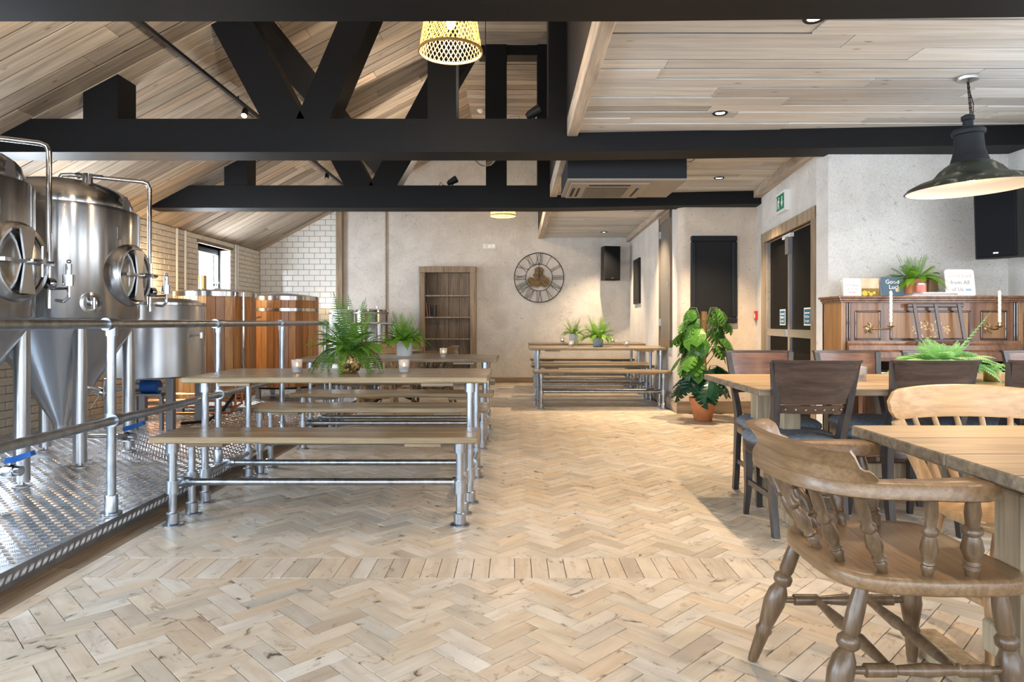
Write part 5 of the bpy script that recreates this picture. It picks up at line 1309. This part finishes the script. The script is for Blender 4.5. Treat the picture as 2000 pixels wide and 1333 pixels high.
# ------------------------------------------------------------------ double doors, sign, call point
dr = place('door_1', None); tag(dr, 'black double fire doors with steel push bars in a rustic timber frame', None, None, 'structure')
fw = 0.10
for a, b_, z0, z1 in ((s0-0.21*1.0, s0, 0, 2.17), (s1, s1+0.20, 0, 2.17)):
    a2 = a if a < s0 else a
    dw_box(MB(), max(a, s0-0.13) if a < s0 else a, b_ if a < s0 else s1+0.13, z0, z1, -0.10, 0.03).build('jamb', M['frame_wood'], dr, None)
dw_box(MB(), s0-0.13, s1+0.13, 2.06, 2.17, -0.021, 0.032).build('head', M['frame_wood'], dr, None)
sm = (s0+s1)/2
for a, b_ in ((s0, sm-0.004), (sm+0.004, s1)):
    lf = dw_box(MB(), a+0.004, b_-0.004, 0.01, 2.055, -0.09, -0.045).build('door_leaf', M['door_black'], dr, None)
    dw_box(MB(), a+0.05, b_-0.05, 0.98, 1.055, -0.045, 0.01).build('push_bar', M['alu'], lf, None)
    cxs = (a+b_)/2 + 0.10
    pl = dw_box(MB(), cxs-0.11, cxs+0.11, 1.10, 1.27, -0.045, -0.041).build('push_sign', M['paper'], lf, None)
    dw_box(MB(), cxs-0.098, cxs+0.098, 1.112, 1.258, -0.041, -0.040).build('sign_field', M['sign_blue'], lf, None)
    dw_box(MB(), cxs-0.075, cxs+0.075, 1.215, 1.225, -0.040, -0.0395).build('sign_bar', M['paper'], lf, None)
    # text faces into the room
    for tx, sz, zz in (('Push bar', 0.042, 1.185), ('to open', 0.042, 1.145)):
        q = on_door_wall(cxs, zz, -0.0385); o = place('lettering', text_mesh(tx, sz, M['paper']), lf, q)
        o.matrix_world = Matrix.Translation(q) @ Matrix((WD, Vector((0,0,1)), WN)).transposed().to_4x4()
rod = dw_box(MB(), sm-0.055, sm+0.015, 0.1, 1.9, -0.045, -0.02).build('bolt_rod', M['alu'], dr, None)
dw_box(MB(), sm-0.09, sm+0.03, 1.84, 2.02, -0.045, 0.0).build('bolt_case', M['dark_steel'], dr, None)
dw_box(MB(), sm-0.22, sm+0.10, 2.01, 2.05, -0.04, -0.005).build('strike_plate', M['white'], dr, None)
dw_box(MB(), s0, s1, 0, 2.06, -0.2, -0.15).build('dark_backing', M['matt_black'], dr, None)  # black sheet stands for the unlit space behind the closed leaves
def dw_thing(name, label, cat): return thing(name, label, cat)
es = thing('exit_sign', 'green running man exit sign with a down arrow above the double doors', 'sign')
ec, ez = 0.50*WLEN, 2.385
dw_box(MB(), ec-0.17, ec+0.17, ez-0.105, ez+0.105, 0, 0.055).build('housing', M['white'], es, None)
dw_box(MB(), ec-0.145, ec+0.145, ez-0.08, ez+0.08, 0.055, 0.057).build('face', M['green_sign'], es, None)
def dwp(mb, pts): # flat glyph on the sign face
    mb.prism(pts, 0.057, 0.0585, lambda u, v, w_: tuple(on_door_wall(ec+u, ez+v, w_)))
g = MB(); dwp(g, [(0.055, 0.055), (0.085, 0.055), (0.085, 0.0), (0.11, 0.0), (0.07, -0.06), (0.03, 0.0), (0.055, 0.0)]); g.build('arrow', M['paper'], es, None)
g = MB(); dwp(g, [(-0.125, -0.06), (-0.12, -0.06), (-0.12, 0.06), (-0.125, 0.06)]); dwp(g, [(-0.06, 0.062), (-0.04, 0.062), (-0.035, 0.045), (-0.05, 0.035), (-0.065, 0.045)])
dwp(g, [(-0.085, 0.03), (-0.045, 0.034), (-0.02, 0.0), (-0.03, -0.008), (-0.048, 0.015), (-0.058, -0.015), (-0.03, -0.04), (-0.035, -0.07), (-0.045, -0.07), (-0.048, -0.045), (-0.075, -0.02), (-0.095, -0.055), (-0.105, -0.05), (-0.08, 0.0), (-0.072, 0.02), (-0.09, 0.015), (-0.10, -0.005), (-0.108, 0.0)]); g.build('running_man', M['paper'], es, None)
cpn = thing('call_point', 'red fire alarm call point beside the double doors', 'alarm')
dw_box(MB(), 0.015, 0.075, 1.16, 1.27, 0, 0.03).build('box', M['red'], cpn, None); dw_box(MB(), 0.025, 0.065, 1.185, 1.235, 0.03, 0.032).build('glass', M['paper'], cpn, None)

# ------------------------------------------------------------------ boards and hatch on the right-hand walls
nb = thing('notice_board', 'large black framed notice board behind the monstera', 'board', (2.465, 8.4, 1.66))
mb = MB()
for a, b_, c, d in ((-0.285, 0.285, 0.47, 0.54), (-0.285, 0.285, -0.54, -0.47), (-0.285, -0.225, -0.47, 0.47), (0.225, 0.285, -0.47, 0.47)): mb.box(a, b_, -0.05, 0, c, d, 0.012)
mb.build('frame', M['navy'], nb, None); MB().box(-0.23, 0.23, -0.02, 0, -0.48, 0.48).build('panel', M['matt_black'], nb, None)
WF0 = Vector((2.15, YF, 0)); WF1 = Vector((2.043, 8.5, 0)); FD = (WF1-WF0).normalized(); FN = Vector((-1, 0.026, 0)).normalized()
def fw_box(mb, y0, y1, z0, z1, o0, o1):
    pt = lambda y, o: WF0 + FD*((YF-y)/abs(FD.y)) + FN*o
    c = [pt(y0, o0), pt(y1, o0), pt(y1, o1), pt(y0, o1)]; mb.prism([(q.x, q.y) for q in c], z0, z1, lambda u, v, w_: (u, v, w_)); return mb
sbd = thing('notice_board', 'small black framed notice board between the speaker and the grey hatch', 'board')
fw_box(MB(), 11.35, 12.0, 1.45, 2.22, 0, 0.03).build('frame', M['navy'], sbd, None); fw_box(MB(), 11.41, 11.94, 1.51, 2.16, 0.03, 0.034).build('panel', M['matt_black'], sbd, None)
ht = place('door_2', None); tag(ht, 'tall grey painted hatch with dark timber surround in the pale wall', None, None, 'structure')
for a, b_, c, d in ((8.82, 9.60, 2.50, 2.60), (8.82, 9.60, 0.80, 0.90), (8.82, 8.89, 0.80, 2.60), (9.53, 9.60, 0.80, 2.60)): fw_box(MB(), a, b_, c, d, 0, 0.03).build('frame_rail', M['shelf_wood'], ht, None)
hl = fw_box(MB(), 8.89, 9.53, 0.90, 2.50, 0, 0.018).build('hatch_leaf', M['grey_door'], ht, None)
for z in (1.08, 2.3): fw_box(MB(), 9.50, 9.54, z, z+0.10, 0.018, 0.035).build('hinge', M['alu'], hl, None)
fw_box(MB(), 8.93, 8.97, 1.62, 1.72, 0.018, 0.045).build('latch', M['alu'], hl, None)

# ------------------------------------------------------------------ bookcase in the end wall
bc = thing('bookcase', 'rustic plank bookcase with three shelves set against the end wall', 'bookcase', (-1.235, YF, 0))
for a, b_, z0, z1 in ((-0.525, -0.415, 0, 2.05), (0.415, 0.525, 0, 2.05), (-0.53, 0.53, 2.05, 2.16)): MB().box(a, b_, -0.20, 0, z0, z1, 0.006).build('frame_timber', M['frame_wood'], bc, None)
for i in range(4): MB().box(-0.415+0.2075*i+0.002, -0.415+0.2075*(i+1)-0.002, -0.03, 0, 0.02, 2.05, 0.003).build('back_plank', M['shelf_wood'], bc, None)
for z in (0.42, 0.82, 1.22, 1.62): MB().box(-0.415, 0.415, -0.18, -0.03, z-0.012, z+0.014, 0.003).build('shelf', M['frame_wood'], bc, None, None)
for i, (x, w_, h, tilt, c) in enumerate(((-0.37, 0.035, 0.25, 0.12, (0.20, 0.05, 0.03)), (-0.325, 0.03, 0.24, 0.10, (0.05, 0.035, 0.03)), (-0.24, 0.04, 0.22, 0.0, (0.03, 0.025, 0.022)))):
    b_ = thing('book', ('red-brown leather book leaning at the left end of the bookcase shelf', 'thin dark book leaning beside the red-brown book', 'black upright book in the bookcase')[i], 'book', (-1.235+x, YF-0.11, 1.234), 0, 'old books in the bookcase')
    b_.rotation_euler = (0, -tilt, 0)
    MB().box(-w_/2, w_/2, -0.06, 0.06, 0, h, 0.004).build('cover', plain('book_cover', c, 0.5), b_, None)
    MB().box(-w_/2+0.004, w_/2-0.004, -0.055, 0.0615, 0.004, h+0.001).build('pages', M['paper'], b_, None)

# ------------------------------------------------------------------ clock
ck = thing('wall_clock', 'large skeleton wall clock with iron Roman numerals', 'clock', (0.457, YF-0.03, 1.965))
def ring(r, th): return MB().tube([(r*math.cos(2*PI*i/64), 0, r*math.sin(2*PI*i/64)) for i in range(64)], th, 6, True)
RO, RI = 0.462, 0.25
ring(RO, 0.008).build('outer_ring', M['iron'], ck); ring(RI, 0.006).build('inner_ring', M['iron'], ck)
NUM = ['XII', 'I', 'II', 'III', 'IV', 'V', 'VI', 'VII', 'VIII', 'IX', 'X', 'XI']
for h, s in enumerate(NUM):
    a = PI/2 - h*PI/6; ra = Vector((math.cos(a), 0, math.sin(a))); ta = Vector((math.sin(a), 0, -math.cos(a)))
    ws = [{'I': 0.030, 'V': 0.075, 'X': 0.075}[c] for c in s]; x = -sum(ws)/2; mb = MB()
    bar_ = lambda u0, u1: mb.beam(ra*RI+ta*u0, ra*RO+ta*u1, 0.008, 0.010, (0, 1, 0))
    for c, w_ in zip(s, ws):
        m = x+w_/2
        if c == 'I': bar_(m, m)
        elif c == 'V': bar_(m, x+0.006); bar_(m, x+w_-0.006)
        else: bar_(x+0.006, x+w_-0.006); bar_(x+w_-0.006, x+0.006)
        x += w_
    mb.build('numeral', M['iron'], ck, None)
r6 = random.Random(9)
for i in range(30):
    q = i/29; r = r6.uniform(0.04, 0.08)
    cz = r6.uniform(-0.13, 0.15); cx = r6.uniform(-1, 1)*(0.17 if cz < -0.02 else 0.03+0.10*(0.15-cz)/0.17)
    if i in (0, 1, 2): cx, cz, r = ((-0.13, -0.08, 0.085), (0.12, -0.08, 0.09), (-0.01, 0.05, 0.085))[i]
    nt_ = max(9, int(r*300)); pts = []
    for k_ in range(nt_*2): rr = r*(1.0 if k_ % 2 else 0.84); a = 2*PI*k_/(nt_*2); pts.append((cx+rr*math.cos(a), cz+rr*math.sin(a)))
    hole = [(cx+(u-cx)*0.35, cz+(v-cz)*0.35) for u, v in pts]; n_ = len(pts); mb = MB()
    vs = [(u, w_, v) for w_ in (-0.003, 0.003) for ring_ in (pts, hole) for u, v in ring_]
    fs = []
    for k_ in range(n_):
        l_ = (k_+1) % n_; fs += [(k_, l_, n_+l_, n_+k_), (2*n_+k_, 3*n_+k_, 3*n_+l_, 2*n_+l_), (k_, 2*n_+k_, 2*n_+l_, l_), (n_+k_, n_+l_, 3*n_+l_, 3*n_+k_)]
    mb.add(vs, fs); mb.beam((cx-r*0.7, 0, cz), (cx+r*0.7, 0, cz), r*0.22, 0.004, (0, 0, 1)); mb.beam((cx, 0, cz-r*0.7), (cx, 0, cz+r*0.7), 0.004, r*0.22, (1, 0, 0)); mb.beam((cx, -0.006, cz), (cx, 0.006, cz), r*0.4, r*0.4)
    o = mb.build('gear', M['gearbrown'], ck, None); o.location = (0, r6.uniform(-0.014, 0.018), 0)
MB().beam((0, -0.022, -0.05), (0, -0.022, 0.24), 0.008, 0.012, (0, 1, 0)).build('minute_hand', M['iron'], ck, None)
MB().beam((-0.02, -0.02, -0.035), (0.09, -0.02, 0.15), 0.008, 0.012, (0, 1, 0)).build('hour_hand', M['iron'], ck, None)
MB().box(-0.012, 0.012, -0.02, 0.03, 0.24, 0.27).build('hanger', M['iron'], ck, None)
sw = thing('socket_plate', 'pair of white socket plates high on the end wall', 'socket', (-0.476, YF, 2.555))
MB().box(-0.12, -0.045, -0.012, 0, -0.045, 0.045, 0.004).build('plate', M['white'], sw, None); MB().box(-0.04, 0.12, -0.012, 0, -0.045, 0.045, 0.004).build('plate', M['white'], sw, None)
mb = MB()
for x in (-0.08, 0.0, 0.08): mb.box(x-0.008, x+0.008, -0.014, -0.011, -0.015, 0.015)
mb.build('switch', M['alu'], sw, None)

# ------------------------------------------------------------------ speakers
def speaker(label, loc, rz, tilt, w_, d, h):
    t = thing('speaker', label, 'speaker', loc); t.rotation_euler = (tilt, 0, rz)
    MB().prism([(-w_/2, 0), (w_/2, 0), (w_/2*0.85, d), (-w_/2*0.85, d)], -h/2, h/2, lambda u, v, q: (u, v, q)).build('cabinet', M['matt_black'], t, None)
    MB().box(-w_/2+0.012, w_/2-0.012, -0.014, 0, -h/2+0.012, h/2-0.012, 0.006).build('grille', M['grille'], t, None)
    MB().box(-0.018, 0.018, -0.017, -0.013, -h/2+0.035, -h/2+0.047).build('badge', M['alu'], t, None)
    MB().beam((0, d-0.01, 0), (0.02, d+0.12, 0), 0.05, 0.08).build('bracket', M['matt_black'], t, None)
    return t
speaker('black wall speaker in the far right corner beside the clock', (1.77, 12.25, 2.20), 0.20, 0.03, 0.30, 0.27, 0.62)
speaker('black wall speaker hanging at the right edge above the piano', (3.71, 5.22, 1.90), -1.02, 0.06, 0.30, 0.28, 0.55)

# ------------------------------------------------------------------ lamps
def downlight(x, y, label, pw=26):
    t = thing('downlight', label, 'downlight', (x, y, 2.722), 0, 'recessed ceiling downlights')
    MB().lathe([(0.052, -0.010), (0.056, -0.006), (0.056, 0.0), (0.034, 0.004), (0.034, -0.006), (0.050, -0.012)], 28, cap=False).build('bezel', M['matt_black'], t)
    MB().lathe([(0.036, -0.004), (0.0, -0.006)], 24, cap=False).build('lens', M['led'], t)
    spot('downlight_beam', (x, y, 2.70), pw, (1.0, 0.74, 0.47), 100, 0.8, 0.03)
downlight(1.565, 3.54, 'lit downlight in the ceiling nearest the viewer', 110)
downlight(1.565, 1.90, 'lit downlight added unseen above the foreground for light', 40)  # added downlight, unseen, brightens the foreground floor
downlight(1.56, 5.14, 'lit downlight just in front of the middle truss', 150)
downlight(2.25, 7.45, 'lit downlight above the monstera and the black notice board', 300)
downlight(1.57, 11.9, 'lit downlight near the end wall, beside the far speaker', 190)
downlight(1.56, 9.3, 'lit downlight above the grey-potted fern table', 300)

def wicker_lamp(loc, label, pw, cord):
    t = thing('wicker_pendant', label, 'lamp', loc, 0, 'woven bamboo pendants')
    rb, rt, h = 0.20, 0.150, 0.30; n = 38; mb = MB()
    for dirn in (1, -1):
        for i in range(n):
            pts = []
            for j in range(13):
                v = j/12; a = 2*PI*i/n + dirn*v*1.0; r = rb+(rt-rb)*v + dirn*0.0012
                pts.append((r, a, h*v))
            w_ = 0.0030
            base = len(mb.v); vs = []
            for r, a, z in pts:
                da = w_/r; vs += [(r*math.cos(a-da), r*math.sin(a-da), z), (r*math.cos(a+da), r*math.sin(a+da), z)]
            mb.add(vs, [(2*j, 2*j+1, 2*j+3, 2*j+2) for j in range(12)])
    o = mb.build('woven_shade', M['wicker'], t, None)
    for r, z in ((rb, 0), (rt, h)): MB().lathe([(r-0.004, z-0.008), (r+0.005, z-0.008), (r+0.005, z+0.008), (r-0.004, z+0.008), (r-0.004, z-0.008)], 48, cap=False).build('rim', M['wicker_rim'], t)
    mb = MB()
    for i in range(3): mb.beam((0, 0, h), (rt*math.cos(i*2.094), rt*math.sin(i*2.094), h), 0.004, 0.004)
    mb.build('spider', M['matt_black'], t, None)
    MB().cyl((0, 0, h-0.07), (0, 0, h+0.02), 0.019, n=12).build('lamp_holder', M['matt_black'], t)
    MB().lathe([(0.012, h-0.07), (0.028, h-0.10), (0.031, h-0.125), (0.022, h-0.15), (0, h-0.158)], 16).build('bulb', M['bulb'], t)
    MB().cyl((0, 0, h), (0, 0, cord), 0.003, n=6).build('cord', M['matt_black'], t)
    point('pendant_glow', (loc[0], loc[1], loc[2]+0.10), pw, WARM, 0.03)
    return t
wicker_lamp((-0.406, 4.30, 2.85), 'woven bamboo pendant lamp glowing below the nearest truss', 28, 1.75)
wicker_lamp((-0.45, 1.20, 2.85), 'woven bamboo pendant lamp added unseen over the foreground for warm light', 10, 1.75)  # added pendant outside the view, warms the front floor
wicker_lamp((-0.18, 10.6, 2.80), 'woven bamboo pendant lamp at the far end, mostly behind the furthest truss', 40, 1.80)
t = thing('glass_pendant', 'clear glass bowl pendant peeping below the middle truss', 'lamp', (-0.31, 7.25, 2.80))
MB().lathe([(0.0, 0.0), (0.06, 0.012), (0.105, 0.05), (0.13, 0.11), (0.128, 0.16), (0.06, 0.22), (0.056, 0.22), (0.122, 0.158), (0.124, 0.11), (0.10, 0.055), (0.057, 0.018), (0.0, 0.006)], 32).build('bowl', M['glass'], t, 60)
MB().cyl((0, 0, 0.21), (0, 0, 1.80), 0.004, n=6).build('cord', M['matt_black'], t); MB().cyl((0, 0, 0.20), (0, 0, 0.27), 0.058, n=16).build('cap', M['chrome'], t)

# enamel factory pendant
t = thing('enamel_pendant', 'large worn green enamel pendant on a chain at the top right', 'lamp', (2.965, 4.40, 2.0), 0, 'enamel factory pendants')
body = [(0.375, 0.0), (0.362, 0.022), (0.30, 0.052), (0.225, 0.074), (0.205, 0.088), (0.178, 0.122), (0.14, 0.152), (0.108, 0.172)]
tilt = (0.0, -0.045, 0.0)
sh = MB().lathe(body, 64, cap=False).build('shade', M['enamel_out'], t, 50, None, tilt)
MB().lathe([(r-0.004, z-0.003) for r, z in body], 64, cap=False).build('shade_lining', M['enamel_in'], t, 50, None, tilt)
MB().lathe([(0.374, -0.004), (0.382, 0.0), (0.376, 0.006)], 64, cap=False).build('shade_rim', M['enamel_out'], t, 50, None, tilt)
MB().lathe([(0.112, 0.168), (0.106, 0.19), (0.095, 0.22), (0.098, 0.215), (0.088, 0.25), (0.084, 0.31), (0.084, 0.345), (0.096, 0.35), (0.098, 0.372), (0.085, 0.385), (0.03, 0.40), (0.03, 0.44), (0.038, 0.445), (0.038, 0.47), (0.02, 0.48)], 40).build('gallery', M['navy'], t, 40, None, tilt)
n = 13; z = 0.475
for i in range(n):
    q = Matrix.Rotation(PI/2*(i % 2), 3, 'Z'); lh = 0.017
    pts = [q @ Vector((0.008*math.cos(a), 0, lh*math.sin(a))) for a in [2*PI*k_/10 for k_ in range(10)]]
    cx = 0.012*(1-i/n)
    MB().tube([v + Vector((-0.02*(i/n), 0, z+lh+0.0165*i)) for v in pts], 0.0028, 5, True).build('chain_link', M['iron'], t)
MB().tube([(0.014, 0, 0.47), (0.016, 0.0, 0.55), (-0.01, 0, 0.64), (-0.018, 0, 0.70)], 0.003, 6).build('cable', M['matt_black'], t)
MB().lathe([(0.02, 0.69), (0.062, 0.703), (0.066, 0.718), (0.066, 0.722)], 28, (-0.02, 0, 0)).build('ceiling_rose', M['alu'], t)
MB().lathe([(0.012, 0.14), (0.03, 0.10), (0.034, 0.075), (0.022, 0.05), (0, 0.042)], 16).build('bulb', M['bulb'], t)
spot('factory_lamp_beam', (2.965, 4.40, 2.06), 60, WARM, 150, 0.5, 0.05)
point('factory_lamp_glow', (2.965, 4.40, 2.02), 1.5, WARM, 0.03)
dup(t, (2.75, 1.95, 2.0), 0.4, 'enamel pendant over the nearest trestle table, out of the picture', 'enamel factory pendants')
spot('factory_lamp_beam', (2.75, 1.95, 2.06), 75, WARM, 150, 0.5, 0.05)

# track lights under the sloping roof
TX = -2.856
tk = thing('track_rail', 'black lighting track running along the sloping plank roof', 'track', (TX, 0, roof_z(TX)-0.045))
MB().box(-0.018, 0.018, 0.6, 12.0, -0.016, 0.016, 0.003).build('rail', M['matt_black'], tk, None)
for y in (1.6, 4.2, 7.0, 9.8): MB().cyl((0, y, 0), (0, y, 0.06), 0.008, n=8).build('hanger', M['matt_black'], tk)
def track_spot(y, label, lit):
    z = roof_z(TX)-0.058
    t = thing('track_spotlight', label, 'spotlight', (TX, y, z), 0, 'track spotlights')
    MB().cyl((0, 0, 0), (0, 0, -0.035), 0.006, n=8).build('stem', M['matt_black'], t)
    MB().cyl((0, 0.02, -0.03), (0.01, -0.045, -0.105), 0.032, n=18).build('head', M['matt_black'], t)
    MB().cyl((0.01, -0.0452, -0.1051), (0.0102, -0.0465, -0.1065), 0.027, n=18).build('lens', M['bulb' if lit else 'alu'], t)
    o = spot('track_beam', (TX+0.012, y-0.05, z-0.112), 70 if lit else 30, WARM, 80, 0.7, 0.02); o.rotation_euler = (0.5, 0.1, 0)  # the head with the unlit lens throws a weaker beam too
track_spot(7.17, 'lit spotlight hanging from the track, seen above the middle truss', True)
track_spot(10.30, 'spotlight with an unlit lens and a weak beam hanging from the track, seen above the furthest truss', False)
wlp = thing('wall_lamp', 'small glowing wall lamp on the brick wall behind the fermenter pipe', 'lamp', (-4.755, 8.62, 1.60))
MB().box(0, 0.02, -0.05, 0.05, -0.07, 0.07, 0.004).build('back_plate', M['alu'], wlp, None)
MB().cyl((0.06, 0, -0.09), (0.06, 0, 0.09), 0.035, n=16).build('bulb', M['bulb'], wlp); MB().beam((0.01, 0, 0), (0.04, 0, 0), 0.02, 0.02).build('arm', M['alu'], wlp, None)
point('wall_lamp_glow', (-4.58, 8.62, 1.60), 22, WARM, 0.05)
# small spotlights and a box standing on the trusses
WARM2 = (1.0, 0.86, 0.70)
def stand_spot(loc, label, aim=-1, pw=110, tl=0.35):
    t = thing('uplighter', label, 'spotlight', loc, 0, 'black uplighters on the trusses')
    MB().lathe([(0.045, 0), (0.045, 0.008), (0.01, 0.012)], 16).build('base', M['matt_black'], t); MB().cyl((0, 0, 0.01), (0.01, 0, 0.05), 0.008, n=8).build('stem', M['matt_black'], t)
    MB().turned((-0.06, 0.0, 0.05), (0.06, -0.02, 0.11), [(0, 0.02), (0.2, 0.035), (0.8, 0.045), (1, 0.045)], 16).build('head', M['matt_black'], t)
    q = Vector(loc) + Vector((0.075 if aim > 0 else -0.075, -0.022, 0.125)); o = spot('uplighter_beam', q, pw, WARM2, 140, 0.9, 0.04); o.rotation_euler = (PI*0.95, tl*aim, 0)
stand_spot((0.16, 5.78, Z1), 'black uplighter on the middle truss beside the small pink box', -1, 90, 0.7)
stand_spot((-0.9, 3.02, Z1), 'black uplighter added unseen on the nearest truss to light the near roof', -1, 300, 0.95)  # added uplighter above the view, brightens the near roof planks
us = stand_spot((-0.79, 8.58, Z1), 'black uplighter with trailing cable on the furthest truss', -1, 90, 0.8)
cb = MB().tube([(-0.95, 8.52, Z1+0.004), (-0.93, 8.52, Z1+0.06), (-0.90, 8.52, Z1+0.02), (-0.84, 8.52, Z1+0.008), (-0.6, 8.5, Z1+0.008), (-0.4, 8.5, Z1+0.006)], 0.005, 6).build('cable', M['matt_black']); tag(cb, 'thin black cable lying along the top of the furthest truss', 'cable')
bx = thing('junction_box', 'small pinkish junction box on the middle truss', 'box', (0.0, 5.76, Z1)); MB().box(-0.045, 0.045, -0.03, 0.03, 0, 0.036, 0.004).build('body', M['cassette'], bx, None); MB().box(-0.046, 0.046, -0.031, 0.031, 0.036, 0.042, 0.003).build('lid', M['cassette'], bx, None)
sd = thing('smoke_detector', 'small white smoke detector on the ridge ceiling', 'detector', (-0.55, 11.05, 4.597)); MB().lathe([(0.055, 0.0), (0.055, -0.02), (0.04, -0.035), (0.025, -0.05), (0, -0.052)], 24).build('dome', M['white'], sd); MB().lathe([(0.062, 0.002), (0.062, -0.01), (0.05, -0.012)], 24).build('base', M['white'], sd)

# ceiling cassette air conditioner
ac = thing('air_conditioner', 'dark ceiling air conditioner cassette behind the middle truss', 'air conditioner', (0.50, 6.37, 2.455))
MB().box(0.0, 1.12, 0, 0.87, 0.03, 0.285).build('casing', M['navy'], ac, None)
MB().prism([(0.0, 0.0), (1.12, 0.0), (1.12, 0.87), (0.0, 0.87)], 0.012, 0.032, lambda u, v, w_: (u, v, w_)).build('fascia', M['cassette'], ac, None)
MB().box(0.04, 0.80, 0.10, 0.83, -0.004, 0.014, 0.006).build('panel', M['cassette'], ac, None)
gl = MB().box(0.20, 0.62, 0.28, 0.78, -0.007, -0.002).build('grille', M['matt_black'], ac, None)
for i in range(28): MB().box(0, 0.006, 0.28, 0.78, -0.011, -0.006).build('grille_slat', M['cassette'], gl, None, (0.204+0.0150*i, 0, 0))
for x0, x1, y0, y1 in ((0.22, 0.62, 0.14, 0.20), (0.07, 0.10, 0.30, 0.74), (0.125, 0.15, 0.30, 0.74), (0.70, 0.725, 0.30, 0.74)): MB().box(x0, x1, y0, y1, -0.006, 0.0).build('vent', M['matt_black'], ac, None)
bpy.context.view_layer.update()
